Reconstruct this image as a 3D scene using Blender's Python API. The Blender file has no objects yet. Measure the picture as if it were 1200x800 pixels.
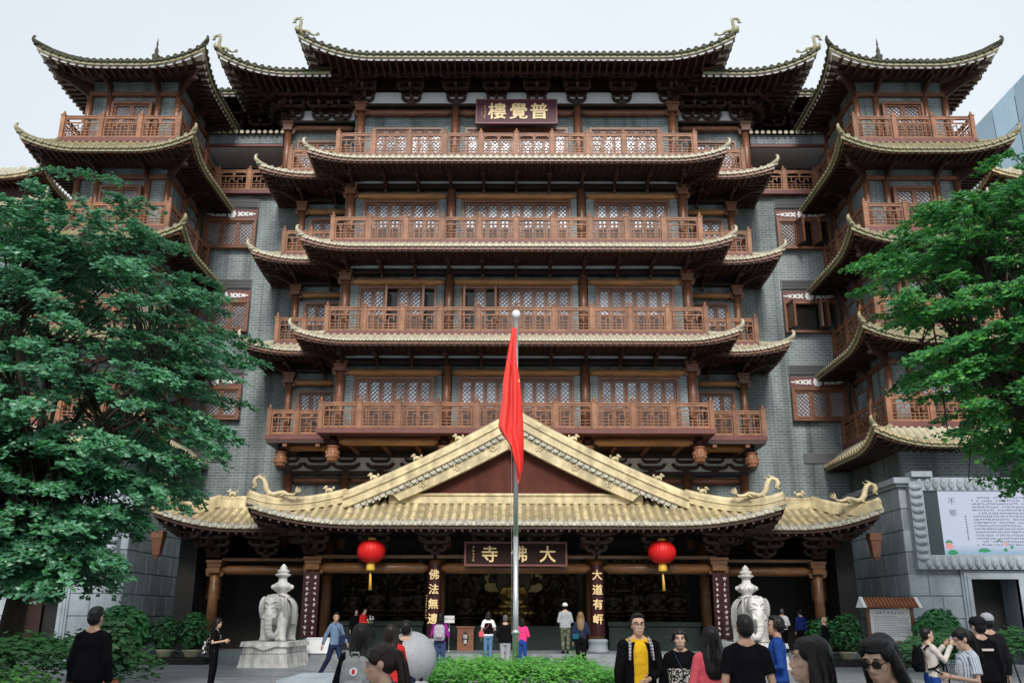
import bpy, bmesh, math, random
from mathutils import Vector, Matrix, Euler
R = math.radians
random.seed(7)
sc = bpy.context.scene
COL = sc.collection

# ------------------------------------------------------------------ camera
PITCH, YAW, ROLL = 16.78, 0.27, 0.18
cam = bpy.data.cameras.new('camera')
cam.sensor_width = 36.0
cam.lens = 36.0 * 1068 / 1200
cam.clip_start, cam.clip_end = 0.1, 3000
camo = bpy.data.objects.new('camera', cam)
COL.objects.link(camo)
camo.matrix_world = (Matrix.Translation((0, 0, 1.65)) @ Matrix.Rotation(R(YAW), 4, 'Z')
                     @ Matrix.Rotation(R(90 + PITCH), 4, 'X') @ Matrix.Rotation(R(ROLL), 4, 'Z'))
sc.camera = camo

# ------------------------------------------------------------------ sky, sun, exposure
SUN_EL, SUN_AZ = 38.0, 178.0        # azimuth clockwise from +Y (behind the camera, a little to its left)
w = bpy.data.worlds.new('World'); sc.world = w; w.use_nodes = True
nt = w.node_tree; nt.nodes.clear()
sky = nt.nodes.new('ShaderNodeTexSky'); sky.sky_type = 'NISHITA'; sky.sun_disc = False
sky.sun_elevation = R(SUN_EL); sky.sun_rotation = R(SUN_AZ)
sky.air_density = 1.0; sky.dust_density = 3.0; sky.ozone_density = 1.5
tc = nt.nodes.new('ShaderNodeTexCoord')
nz = nt.nodes.new('ShaderNodeTexNoise'); nz.inputs['Scale'].default_value = 1.3; nz.inputs['Detail'].default_value = 3
nt.links.new(tc.outputs['Generated'], nz.inputs['Vector'])
mr = nt.nodes.new('ShaderNodeMapRange'); mr.inputs[1].default_value = .3; mr.inputs[2].default_value = .7
mr.inputs[3].default_value = .78; mr.inputs[4].default_value = .96
nt.links.new(nz.outputs['Fac'], mr.inputs[0])
mx = nt.nodes.new('ShaderNodeMix'); mx.data_type = 'RGBA'
nt.links.new(mr.outputs[0], mx.inputs[0]); nt.links.new(sky.outputs['Color'], mx.inputs[6])
mx.inputs[7].default_value = (8.3, 8.95, 9.5, 1)      # thin bright cloud veil over the blue
bg = nt.nodes.new('ShaderNodeBackground'); bg.inputs['Strength'].default_value = 0.068
nt.links.new(mx.outputs[2], bg.inputs['Color'])
wo = nt.nodes.new('ShaderNodeOutputWorld'); nt.links.new(bg.outputs[0], wo.inputs[0])

sl = bpy.data.lights.new('sun', 'SUN'); sl.energy = 2.2; sl.angle = R(20); sl.color = (1, .96, .9)
so = bpy.data.objects.new('sun', sl); COL.objects.link(so)
az = R(SUN_AZ)
sd = Vector((math.sin(az) * math.cos(R(SUN_EL)), math.cos(az) * math.cos(R(SUN_EL)), math.sin(R(SUN_EL))))
so.rotation_euler = (-sd).to_track_quat('-Z', 'Y').to_euler(); so.location = (0, 0, 60)

sc.view_settings.view_transform = 'Standard'; sc.view_settings.look = 'None'
sc.view_settings.exposure = 0.66; sc.view_settings.gamma = 1
sc.view_settings.use_curve_mapping = False
sc.render.engine = 'CYCLES'
sc.cycles.max_bounces = 6; sc.cycles.diffuse_bounces = 3; sc.cycles.glossy_bounces = 3
sc.cycles.transmission_bounces = 4; sc.cycles.use_denoising = True
sc.cycles.use_adaptive_sampling = True

# ------------------------------------------------------------------ materials
MATS = {}
def mat(name, col, rough=.6, spec=.4, metal=0, var=0.0, vscale=3.0, bump=0.0, bscale=20.0, emit=None, estr=0, vcol=None,
        stretch=None, coat=0, streak=0.0, objvar=0.0):
    m = bpy.data.materials.new(name); m.use_nodes = True; MATS[name] = m
    n = m.node_tree.nodes; l = m.node_tree.links
    b = n['Principled BSDF']
    b.inputs['Base Color'].default_value = (*col, 1); b.inputs['Roughness'].default_value = rough
    b.inputs['Specular IOR Level'].default_value = spec; b.inputs['Metallic'].default_value = metal
    if coat: b.inputs['Coat Weight'].default_value = coat; b.inputs['Coat Roughness'].default_value = .15
    if emit: b.inputs['Emission Color'].default_value = (*emit, 1); b.inputs['Emission Strength'].default_value = estr
    geo = n.new('ShaderNodeNewGeometry'); vec = geo.outputs['Position']
    if stretch:
        mp = n.new('ShaderNodeVectorMath'); mp.operation = 'MULTIPLY'; mp.inputs[1].default_value = stretch
        l.new(vec, mp.inputs[0]); vec = mp.outputs[0]
    if var:
        t = n.new('ShaderNodeTexNoise'); t.inputs['Scale'].default_value = vscale; t.inputs['Detail'].default_value = 5
        t.inputs['Roughness'].default_value = .65
        l.new(vec, t.inputs['Vector'])
        mm = n.new('ShaderNodeMix'); mm.data_type = 'RGBA'
        c2 = vcol or tuple(c * .45 for c in col)
        c1 = tuple(min(1, c * (1 + var * .35)) for c in col)
        mm.inputs[6].default_value = (*c1, 1); mm.inputs[7].default_value = (*[a + (b_ - a) * var for a, b_ in zip(col, c2)], 1)
        rr = n.new('ShaderNodeMapRange'); rr.inputs[1].default_value = .32; rr.inputs[2].default_value = .68
        l.new(t.outputs['Fac'], rr.inputs[0]); l.new(rr.outputs[0], mm.inputs[0])
        out = mm.outputs[2]
        if streak:
            t2 = n.new('ShaderNodeTexNoise'); t2.inputs['Scale'].default_value = 1.0; t2.inputs['Detail'].default_value = 4
            m2 = n.new('ShaderNodeVectorMath'); m2.operation = 'MULTIPLY'; m2.inputs[1].default_value = (2.6, 2.6, .16)
            l.new(geo.outputs['Position'], m2.inputs[0]); l.new(m2.outputs[0], t2.inputs['Vector'])
            r2 = n.new('ShaderNodeMapRange'); r2.inputs[1].default_value = .42; r2.inputs[2].default_value = .7
            r2.inputs[3].default_value = 1.0; r2.inputs[4].default_value = 1 - streak
            l.new(t2.outputs['Fac'], r2.inputs[0])
            mu = n.new('ShaderNodeVectorMath'); mu.operation = 'SCALE'
            l.new(out, mu.inputs[0]); l.new(r2.outputs[0], mu.inputs['Scale']); out = mu.outputs[0]
        if objvar:
            oi = n.new('ShaderNodeObjectInfo'); r3 = n.new('ShaderNodeMapRange'); r3.inputs[3].default_value = 1-objvar; r3.inputs[4].default_value = 1+objvar*.6
            l.new(oi.outputs['Random'], r3.inputs[0]); mu3 = n.new('ShaderNodeVectorMath'); mu3.operation = 'SCALE'
            l.new(out, mu3.inputs[0]); l.new(r3.outputs[0], mu3.inputs['Scale']); out = mu3.outputs[0]
        l.new(out, b.inputs['Base Color'])
    if bump:
        t = n.new('ShaderNodeTexNoise'); t.inputs['Scale'].default_value = bscale; t.inputs['Detail'].default_value = 6
        l.new(vec, t.inputs['Vector'])
        bp = n.new('ShaderNodeBump'); bp.inputs['Strength'].default_value = bump; bp.inputs['Distance'].default_value = .03
        l.new(t.outputs['Fac'], bp.inputs['Height']); l.new(bp.outputs[0], b.inputs['Normal'])
    return m

def brick_mat(name, c1, c2, mortar, bw=.36, bh=.13):
    m = mat(name, c1, rough=.8, spec=.25); n = m.node_tree.nodes; l = m.node_tree.links; b = n['Principled BSDF']
    g = n.new('ShaderNodeNewGeometry'); s = n.new('ShaderNodeSeparateXYZ'); l.new(g.outputs['Position'], s.inputs[0])
    a = n.new('ShaderNodeMath'); a.operation = 'ADD'; l.new(s.outputs[0], a.inputs[0]); l.new(s.outputs[1], a.inputs[1])
    c = n.new('ShaderNodeCombineXYZ'); l.new(a.outputs[0], c.inputs[0]); l.new(s.outputs[2], c.inputs[1])
    t = n.new('ShaderNodeTexBrick'); l.new(c.outputs[0], t.inputs['Vector'])
    t.inputs['Color1'].default_value = (*c1, 1); t.inputs['Color2'].default_value = (*c2, 1); t.inputs['Mortar'].default_value = (*mortar, 1)
    t.inputs['Scale'].default_value = 1; t.inputs['Mortar Size'].default_value = .013; t.inputs['Mortar Smooth'].default_value = .2
    t.inputs['Brick Width'].default_value = bw; t.inputs['Row Height'].default_value = bh; t.inputs['Bias'].default_value = 0
    z = n.new('ShaderNodeTexNoise'); z.inputs['Scale'].default_value = .35; z.inputs['Detail'].default_value = 6; l.new(g.outputs['Position'], z.inputs['Vector'])
    r = n.new('ShaderNodeMapRange'); r.inputs[1].default_value = .3; r.inputs[2].default_value = .7; r.inputs[3].default_value = .62; r.inputs[4].default_value = 1.15
    l.new(z.outputs['Fac'], r.inputs[0])
    # rain streaks
    z2 = n.new('ShaderNodeTexNoise'); z2.inputs['Scale'].default_value = 1; z2.inputs['Detail'].default_value = 5
    m2 = n.new('ShaderNodeVectorMath'); m2.operation = 'MULTIPLY'; m2.inputs[1].default_value = (1.9, 1.9, .13)
    l.new(g.outputs['Position'], m2.inputs[0]); l.new(m2.outputs[0], z2.inputs['Vector'])
    r2 = n.new('ShaderNodeMapRange'); r2.inputs[1].default_value = .45; r2.inputs[2].default_value = .7; r2.inputs[3].default_value = 1.05; r2.inputs[4].default_value = .48
    l.new(z2.outputs['Fac'], r2.inputs[0])
    mu0 = n.new('ShaderNodeMath'); mu0.operation = 'MULTIPLY'; l.new(r.outputs[0], mu0.inputs[0]); l.new(r2.outputs[0], mu0.inputs[1])
    mu = n.new('ShaderNodeVectorMath'); mu.operation = 'SCALE'; l.new(t.outputs['Color'], mu.inputs[0]); l.new(mu0.outputs[0], mu.inputs['Scale'])
    l.new(mu.outputs[0], b.inputs['Base Color'])
    bp = n.new('ShaderNodeBump'); bp.inputs['Strength'].default_value = .5; bp.inputs['Distance'].default_value = .02; bp.invert = True
    l.new(t.outputs['Fac'], bp.inputs['Height']); l.new(bp.outputs[0], b.inputs['Normal'])
    return m

def leaf_mat(name, col, col2, trans=.35, rough=.45):
    m = bpy.data.materials.new(name); m.use_nodes = True; MATS[name] = m
    n = m.node_tree.nodes; l = m.node_tree.links; b = n['Principled BSDF']
    g = n.new('ShaderNodeNewGeometry'); t = n.new('ShaderNodeTexNoise'); t.inputs['Scale'].default_value = 1.1; t.inputs['Detail'].default_value = 4
    l.new(g.outputs['Position'], t.inputs['Vector'])
    a = n.new('ShaderNodeMath'); a.operation = 'MULTIPLY_ADD'; a.inputs[1].default_value = .35
    l.new(g.outputs['Random Per Island'], a.inputs[0]); l.new(t.outputs['Fac'], a.inputs[2])
    r = n.new('ShaderNodeMapRange'); r.inputs[1].default_value = .4; r.inputs[2].default_value = .95; l.new(a.outputs[0], r.inputs[0])
    mm = n.new('ShaderNodeMix'); mm.data_type = 'RGBA'; l.new(r.outputs[0], mm.inputs[0])
    mm.inputs[6].default_value = (*col, 1); mm.inputs[7].default_value = (*col2, 1)
    l.new(mm.outputs[2], b.inputs['Base Color']); b.inputs['Roughness'].default_value = rough; b.inputs['Specular IOR Level'].default_value = .5
    tr = n.new('ShaderNodeBsdfTranslucent'); l.new(mm.outputs[2], tr.inputs['Color'])
    ms = n.new('ShaderNodeMixShader'); ms.inputs[0].default_value = trans
    l.new(b.outputs[0], ms.inputs[1]); l.new(tr.outputs[0], ms.inputs[2]); l.new(ms.outputs[0], n['Material Output'].inputs['Surface'])
    return m

WOODV = (1.2, 1.2, 5.0)
mat('wood', (.205, .085, .046), rough=.36, spec=.45, var=.7, vscale=2.2, stretch=(1, 1, 4), bump=.08, objvar=.18)
mat('wood_rail', (.295, .135, .072), rough=.5, spec=.35, var=.65, vscale=2.6, objvar=.22, streak=.25)
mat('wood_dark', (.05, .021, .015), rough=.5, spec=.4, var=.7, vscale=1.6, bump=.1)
mat('wood_gold', (.40, .185, .065), rough=.4, spec=.5, var=.7, vscale=1.5, stretch=(.6, 1, 6))
mat('wood_deep', (.03, .013, .009), rough=.5, spec=.4, var=.5)
mat('maroon', (.15, .05, .045), rough=.5, spec=.4, var=.4, vscale=1.2)
mat('plaque', (.085, .022, .038), rough=.5, spec=.25, var=.25)
mat('lacquer', (.038, .009, .011), rough=.3, spec=.3, var=.3)
mat('plaque_dark', (.022, .008, .007), rough=.6, spec=.15, var=.3)
mat('wood_amber', (.175, .076, .027), rough=.38, spec=.45, var=.75, vscale=1.8, stretch=(.8, 1, 3))
mat('gold_letter', (.83, .62, .30), rough=.4, spec=.5, metal=0)
mat('white_letter', (.75, .72, .68), rough=.6)
mat('white_paint', (.78, .78, .78), rough=.7, var=.15)
mat('cream_soffit', (.62, .55, .43), rough=.8, var=.3)
mat('plaster', (.80, .83, .86), rough=.8, var=.12)
mat('tile', (.60, .49, .275), rough=.3, spec=.5, var=.75, vscale=2.6, vcol=(.22, .18, .11), bump=.15, bscale=12, objvar=.22, streak=.3)
mat('tile_gable', (.66, .545, .325), rough=.42, spec=.4, var=.6, vscale=2.0, vcol=(.30, .25, .15), streak=.4, bump=.12, bscale=10)
mat('tile_end', (.52, .49, .40), rough=.5, spec=.4, var=.7, vscale=7, vcol=(.16, .15, .12))
mat('tile_olive', (.27, .24, .14), rough=.4, spec=.5, var=.5, vscale=2.5, vcol=(.12, .11, .06))
mat('tile_pale', (.46, .42, .31), rough=.4, spec=.5, var=.5, vscale=2.5, vcol=(.26, .24, .16))
mat('tile_pan_shaded', (.27, .225, .135), rough=.5, spec=.4, var=.5, vscale=3, vcol=(.12, .10, .06))  # pan tiles coloured darker to stand in for shade between the rolls
mat('tile_green', (.05, .055, .03), rough=.6, spec=.3, var=.5, vscale=3)
mat('tile_green_edge', (.30, .28, .16), rough=.5, spec=.4, var=.4, vscale=3)
mat('gable_red', (.105, .032, .022), rough=.8, spec=.2, var=.5, vscale=1.1, streak=.25)
brick_mat('brick', (.215, .258, .265), (.168, .203, .21), (.37, .41, .415))
mat('stone_grey', (.25, .29, .32), rough=.75, spec=.3, var=.35, vscale=1.6, bump=.12, bscale=40, streak=.2)
mat('stone_light', (.37, .42, .46), rough=.7, spec=.3, var=.35, vscale=1.5, bump=.12, bscale=40, streak=.2)
mat('stone_white', (.68, .665, .63), rough=.85, spec=.2, var=.5, vscale=2.5, vcol=(.36, .35, .33), bump=.3, bscale=30, streak=.5)
mat('granite', (.36, .37, .39), rough=.55, spec=.4, var=.55, vscale=60, bump=.05)
mat('step_stone', (.22, .24, .255), rough=.7, spec=.3, var=.5, vscale=2, bump=.15)
mat('green_marble', (.012, .024, .022), rough=.55, spec=.25, var=.5, vscale=4, bump=.5, bscale=7)
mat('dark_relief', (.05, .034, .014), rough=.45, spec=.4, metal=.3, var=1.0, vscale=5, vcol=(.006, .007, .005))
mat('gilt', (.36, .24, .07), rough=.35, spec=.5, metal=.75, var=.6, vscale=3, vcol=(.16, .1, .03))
mat('gilt_flat', (.50, .37, .14), rough=.5, spec=.4, var=.4, vscale=3)
mat('bronze_dark', (.05, .04, .022), rough=.35, metal=.5, var=.5)
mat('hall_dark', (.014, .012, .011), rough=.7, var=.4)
mat('lantern_red', (.62, .012, .012), rough=.5, spec=.3, var=.2, vscale=5)
mat('lantern_yellow', (.75, .46, .06), rough=.6)
mat('flag_red', (.82, .075, .065), rough=.7, spec=.2)
mat('flag_yellow', (.85, .6, .06), rough=.7)
mat('steel', (.62, .63, .64), rough=.28, spec=.5, metal=.9)
mat('chrome_frame', (.5, .52, .54), rough=.35, metal=.7)
mat('black_void', (.012, .012, .012), rough=.6)
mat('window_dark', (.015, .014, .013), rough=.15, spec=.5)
mat('louvre', (.12, .12, .125), rough=.6)
mat('pot_cream', (.55, .49, .34), rough=.5, var=.3)
mat('pot_terracotta', (.30, .10, .045), rough=.6, var=.4)
mat('trunk', (.055, .045, .035), rough=.9, spec=.1, var=.6, vscale=3, stretch=(4, 4, .8), bump=.6, bscale=6)
mat('soil', (.05, .035, .025), rough=.95)
leaf_mat('leaf_a', (.045, .16, .085), (.17, .43, .25), .35, .3)
leaf_mat('leaf_b', (.03, .16, .05), (.10, .37, .12), .4, .33)
leaf_mat('leaf_hedge', (.06, .24, .035), (.15, .45, .07), .35)
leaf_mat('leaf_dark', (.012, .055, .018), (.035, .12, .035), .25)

# glazing: half-mirror glass, its pale mottled base standing in for sky reflection
mat('glass', (.46, .54, .63), rough=.28, spec=.9, metal=.45, var=.85, vscale=.9, vcol=(.10, .12, .14), objvar=.35)
mat('tower_glass', (.42, .56, .64), rough=.12, spec=.9, metal=.6, var=.4, vscale=.15, objvar=.25)

# ------------------------------------------------------------------ mesh helpers
class MB:
    def __init__(s, *mats):
        s.v = []; s.f = []; s.m = []; s.sm = []; s.mats = list(mats) or ['wood']; s.cur = 0; s.smooth = False
    def use(s, name):
        if name not in s.mats: s.mats.append(name)
        s.cur = s.mats.index(name); return s
    def face(s, idx):
        s.f.append(idx); s.m.append(s.cur); s.sm.append(s.smooth)
    def quad(s, a, b, c, d):
        n = len(s.v); s.v += [tuple(a), tuple(b), tuple(c), tuple(d)]; s.face((n, n+1, n+2, n+3))
    def poly(s, pts):
        n = len(s.v); s.v += [tuple(p) for p in pts]; s.face(tuple(range(n, n+len(pts))))
    def box(s, x0, x1, y0, y1, z0, z1):
        n = len(s.v)
        s.v += [(x0,y0,z0),(x1,y0,z0),(x1,y1,z0),(x0,y1,z0),(x0,y0,z1),(x1,y0,z1),(x1,y1,z1),(x0,y1,z1)]
        for q in ((0,3,2,1),(4,5,6,7),(0,1,5,4),(1,2,6,5),(2,3,7,6),(3,0,4,7)): s.face(tuple(n+i for i in q))
    def cbox(s, c, sx, sy, sz): s.box(c[0]-sx/2, c[0]+sx/2, c[1]-sy/2, c[1]+sy/2, c[2]-sz/2, c[2]+sz/2)
    def hexa(s, bot, top):
        n = len(s.v); k = len(bot); s.v += [tuple(p) for p in bot] + [tuple(p) for p in top]
        s.face(tuple(n+i for i in reversed(range(k)))); s.face(tuple(n+k+i for i in range(k)))
        for i in range(k):
            j = (i+1) % k; s.face((n+i, n+j, n+k+j, n+k+i))
    def bar(s, p0, p1, w, h, up=(0,0,1)):
        p0 = Vector(p0); p1 = Vector(p1); d = (p1-p0).normalized(); u = Vector(up)
        if abs(d.dot(u)) > .99: u = Vector((0,1,0))
        r = d.cross(u).normalized(); u = r.cross(d)
        r = r*w/2; u = u*h/2
        s.hexa([p0-r-u, p0+r-u, p0+r+u, p0-r+u][::-1], [p1-r-u, p1+r-u, p1+r+u, p1-r+u][::-1])
    def tube(s, pts, rad, n=8, cap=True, flat=1.0):
        pts = [Vector(p) for p in pts]
        if not hasattr(rad, '__len__'): rad = [rad]*len(pts)
        base = len(s.v); old = s.smooth; s.smooth = True
        prev = None
        for i, p in enumerate(pts):
            d = (pts[min(i+1, len(pts)-1)] - pts[max(i-1, 0)]).normalized()
            if prev is None:
                u = Vector((0,0,1)) if abs(d.z) < .9 else Vector((1,0,0))
                u = (u - d*u.dot(d)).normalized()
            else:
                u = (prev - d*prev.dot(d))
                u = u.normalized() if u.length > 1e-6 else Vector((1,0,0))
            prev = u; r = d.cross(u)
            for k in range(n):
                a = 2*math.pi*k/n
                s.v.append(tuple(p + (u*math.cos(a) + r*math.sin(a)*flat)*rad[i]))
        for i in range(len(pts)-1):
            for k in range(n):
                a = base+i*n+k; b = base+i*n+(k+1) % n
                s.face((a, b, b+n, a+n))
        s.smooth = old
        if cap:
            s.face(tuple(base+k for k in reversed(range(n)))); e = base+(len(pts)-1)*n
            s.face(tuple(e+k for k in range(n)))
    def cyl(s, p0, p1, r0, r1=None, n=12): s.tube([p0, p1], [r0, r1 if r1 is not None else r0], n)
    def lathe(s, prof, c=(0,0,0), n=16, rib=0, nr=0):
        base = len(s.v); old = s.smooth; s.smooth = True
        for (r, z) in prof:
            for k in range(n):
                a = 2*math.pi*k/n; rr = r*(1 + (rib*abs(math.cos(a*nr/2)) - rib if rib else 0))
                s.v.append((c[0]+rr*math.cos(a), c[1]+rr*math.sin(a), c[2]+z))
        for i in range(len(prof)-1):
            for k in range(n):
                a = base+i*n+k; b = base+i*n+(k+1) % n
                s.face((a, b, b+n, a+n))
        s.smooth = old
        s.face(tuple(base+k for k in reversed(range(n)))); e = base+(len(prof)-1)*n
        s.face(tuple(e+k for k in range(n)))
    def ball(s, c, rx, ry=None, rz=None, n=12, m=8, rot=None):
        ry = ry or rx; rz = rz or rx; base = len(s.v); old = s.smooth; s.smooth = True
        for i in range(m+1):
            t = math.pi*i/m
            for k in range(n):
                a = 2*math.pi*k/n
                p = Vector((rx*math.sin(t)*math.cos(a), ry*math.sin(t)*math.sin(a), rz*math.cos(t)))
                if rot is not None: p = rot @ p
                s.v.append((c[0]+p.x, c[1]+p.y, c[2]+p.z))
        for i in range(m):
            for k in range(n):
                a = base+i*n+k; b = base+i*n+(k+1) % n
                s.face((a, a+n, b+n, b))
        s.smooth = old
    def prism(s, outline, y0, y1):          # outline in XZ (counter-clockwise seen from -Y), extruded along Y
        n = len(s.v); k = len(outline)
        s.v += [(x, y0, z) for x, z in outline] + [(x, y1, z) for x, z in outline]
        s.face(tuple(n+i for i in range(k))); s.face(tuple(n+k+i for i in reversed(range(k))))
        for i in range(k):
            j = (i+1) % k; s.face((n+i, n+k+i, n+k+j, n+j))
    def xform(s, M, i0=0):
        for i in range(i0, len(s.v)): s.v[i] = tuple(M @ Vector(s.v[i]))
        return s
    def merge(s, o, M=None):
        n = len(s.v); s.v += [tuple(M @ Vector(p)) for p in o.v] if M else list(o.v)
        for f, m, sm in zip(o.f, o.m, o.sm):
            s.use(o.mats[m]); s.smooth = sm; s.face(tuple(i+n for i in f))
        s.smooth = False
    def data(s, name='mesh'):
        me = bpy.data.meshes.new(name); me.from_pydata(s.v, [], s.f)
        for m in s.mats: me.materials.append(MATS[m])
        me.polygons.foreach_set('material_index', s.m); me.polygons.foreach_set('use_smooth', s.sm)
        me.update(); return me
    def build(s, name, parent=None, loc=None, **kw): return add(name, s.data(name), parent, loc, **kw)

WL = {}          # world location of every unrotated parent
def add(name, data, parent=None, loc=None, rot=None, local=False, kind=None, label=None):
    o = bpy.data.objects.new(name, data); COL.objects.link(o)
    L = Vector(loc or (0,0,0))
    if parent is not None:
        o.parent = parent
        o.location = L if local else L - WL[parent.name]
    else: o.location = L
    if not local: WL[o.name] = L
    if rot is not None: o.rotation_euler = rot
    if kind: o['kind'] = kind
    if label: o['label'] = label
    return o
def thing(name, label, cat, loc=(0,0,0), rotz=0, group=None):
    o = add(name, None, None, loc); o.rotation_euler = (0,0,rotz); o.empty_display_size = .2
    return tag(o, label, cat, group)
def tag(o, label, cat, group=None):
    o['label'] = label; o['category'] = cat
    if group: o['group'] = group
    return o
def struct(o): o['kind'] = 'structure'; return o
def recenter(mb, c):
    mb.v = [(x-c[0], y-c[1], z-c[2]) for x, y, z in mb.v]; return mb
def lerp(a, b, t): return a + (b-a)*t

def glyph(ch, size=1.0, ext=.02, bold=.0, mt='gold_letter'):
    c = bpy.data.curves.new('t', 'FONT'); c.body = ch; c.size = size; c.resolution_u = 3; c.extrude = ext
    c.align_x = 'CENTER'
    o = bpy.data.objects.new('t', c); COL.objects.link(o)
    dg = bpy.context.evaluated_depsgraph_get(); me = bpy.data.meshes.new_from_object(o.evaluated_get(dg))
    bpy.data.objects.remove(o); bpy.data.curves.remove(c)
    ys = [v.co.y for v in me.vertices]; xs = [v.co.x for v in me.vertices]
    me.transform(Matrix.Translation((-(max(xs)+min(xs))/2, -(max(ys)+min(ys))/2, 0)))
    if bold:                                            # brush weight: a few slightly shifted copies of the strokes
        bm = bmesh.new()
        for k, (dx, dy) in enumerate(((-1, -.4), (1, .3), (-.3, .8), (.4, -.8), (0, 0))):
            m2 = me.copy(); m2.transform(Matrix.Translation((dx*bold, dy*bold, k*.0015))); bm.from_mesh(m2); bpy.data.meshes.remove(m2)
        bm.to_mesh(me); bm.free()
    me.transform(Matrix.Rotation(R(90), 4, 'X'))      # upright, facing -Y
    me.materials.clear(); me.materials.append(MATS[mt])
    return me
# ------------------------------------------------------------------ curved eaves
class Eave:
    def __init__(s, path, tips, zo, zi, D, lift=.5, LD=2.6, hip=None, push=.3, conc=1.2, curve=None):
        s.p = [Vector((x, y, 0)) for x, y in path]; n = len(path)-1; s.n = n
        s.tips = tips; s.zo = zo; s.zi = zi; s.D = D if isinstance(D, (list, tuple)) else [D]*n
        s.lift = lift; s.LD = LD if isinstance(LD, (list, tuple)) else [LD]*n; s.push = push; s.conc = conc; s.curve = curve
        s.d = [(s.p[i+1]-s.p[i]).normalized() for i in range(n)]; s.L = [(s.p[i+1]-s.p[i]).length for i in range(n)]
        s.nr = [Vector((-d.y, d.x, 0)) for d in s.d]
        s.h = hip or [(1 if tips[i] else 0, 1 if tips[i+1] else 0) for i in range(n)]
    def e(s, i, a):
        f = lambda x: s.lift*max(0, 1-max(x, 0)/s.LD[i])**2.3
        return (f(a) if s.tips[i] else 0), (f(s.L[i]-a) if s.tips[i+1] else 0)
    def P(s, i, a, b):
        e0, e1 = s.e(i, a); t = min(1, b/s.D[i]); q = max(0, 1-max(t, 0))
        tt = max(t, 0)
        pr = s.curve(tt) if s.curve else tt**s.conc
        z = s.zo + (s.zi-s.zo)*pr + (e0+e1)*q**1.5
        p = s.p[i] + s.d[i]*(a + s.push*(e1-e0)*q) + s.nr[i]*(b - s.push*(e0+e1)*q)
        return Vector((p.x, p.y, z))
    def rng(s, i, b): return b*s.h[i][0], s.L[i]-b*s.h[i][1]
    def surface(s, mb, rows=5, dz=0, step=.5):
        mb.smooth = True
        for i in range(s.n):
            N = max(4, int(s.L[i]/step)); base = len(mb.v)
            for r in range(rows+1):
                b = s.D[i]*r/rows; a0, a1 = s.rng(i, b)
                for k in range(N+1):
                    p = s.P(i, lerp(a0, a1, k/N), b); mb.v.append((p.x, p.y, p.z+dz))
            for r in range(rows):
                for k in range(N):
                    q = base+r*(N+1)+k; mb.face((q, q+1, q+N+2, q+N+1))
        mb.smooth = False
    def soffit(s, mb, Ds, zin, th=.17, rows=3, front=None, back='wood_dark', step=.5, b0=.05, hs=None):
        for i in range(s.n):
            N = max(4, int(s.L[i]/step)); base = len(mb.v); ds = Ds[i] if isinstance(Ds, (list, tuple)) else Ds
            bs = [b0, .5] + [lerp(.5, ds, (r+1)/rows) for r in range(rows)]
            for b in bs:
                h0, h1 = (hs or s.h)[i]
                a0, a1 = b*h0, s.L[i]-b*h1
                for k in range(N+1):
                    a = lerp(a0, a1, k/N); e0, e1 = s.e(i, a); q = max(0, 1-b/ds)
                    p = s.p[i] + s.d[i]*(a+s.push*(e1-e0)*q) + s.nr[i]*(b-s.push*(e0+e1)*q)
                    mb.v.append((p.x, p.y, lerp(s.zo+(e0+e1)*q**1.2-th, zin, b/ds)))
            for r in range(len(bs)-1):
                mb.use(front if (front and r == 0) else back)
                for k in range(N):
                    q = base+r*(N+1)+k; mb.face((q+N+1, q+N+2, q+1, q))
    def fascia(s, mb, z0, z1, b=.05, step=.4, thick=.05, hang=0):
        for i in range(s.n):
            N = max(4, int(s.L[i]/step)); a0, a1 = s.rng(i, b); base = len(mb.v)
            for k in range(N+1):
                a = lerp(a0, a1, k/N); p = s.P(i, a, b); q = s.P(i, a, b+thick); q.z = p.z
                for pt, dz in ((p, z1), (p, z0), (q, z0), (q, z1)): mb.v.append((pt.x, pt.y, pt.z+dz))
            for k in range(N):
                for j in range(4):
                    A = base+k*4+j; B = base+k*4+(j+1) % 4
                    mb.face((A, B, B+4, A+4))
    def rafters(s, mb, pitch, Lr, th, w_=.075, h_=.09, b0=.08):
        for i in range(s.n):
            n = int(s.L[i]/pitch)
            for k in range(n):
                a = (k+.5)*s.L[i]/n
                bm = Lr
                if s.h[i][0]: bm = min(bm, a/s.h[i][0])
                if s.h[i][1]: bm = min(bm, (s.L[i]-a)/s.h[i][1])
                if bm < .2: continue
                p = s.P(i, a, b0); q = s.P(i, a, b0); q += s.nr[i]*(bm-b0)
                e = sum(s.e(i, a)); q.z -= e*(1-max(0, 1-bm/2.2)**1.2)
                p.z -= th; q.z -= th
                mb.bar(p, q, w_, h_)
    def roll_list(s, pitch):
        out = []
        for i in range(s.n):
            n = max(2, round(s.L[i]/pitch))
            for k in range(n+1):
                a = k*s.L[i]/n
                if (k == 0 and s.h[i][0] == 0 and i > 0) or (k == 0 and s.tips[i] and i > 0): continue
                bm = s.D[i]
                if s.h[i][0]: bm = min(bm, a/s.h[i][0]+.12)
                if s.h[i][1]: bm = min(bm, (s.L[i]-a)/s.h[i][1]+.12)
                out.append((i, a, bm, s.L[i]/n))
        return out
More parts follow.
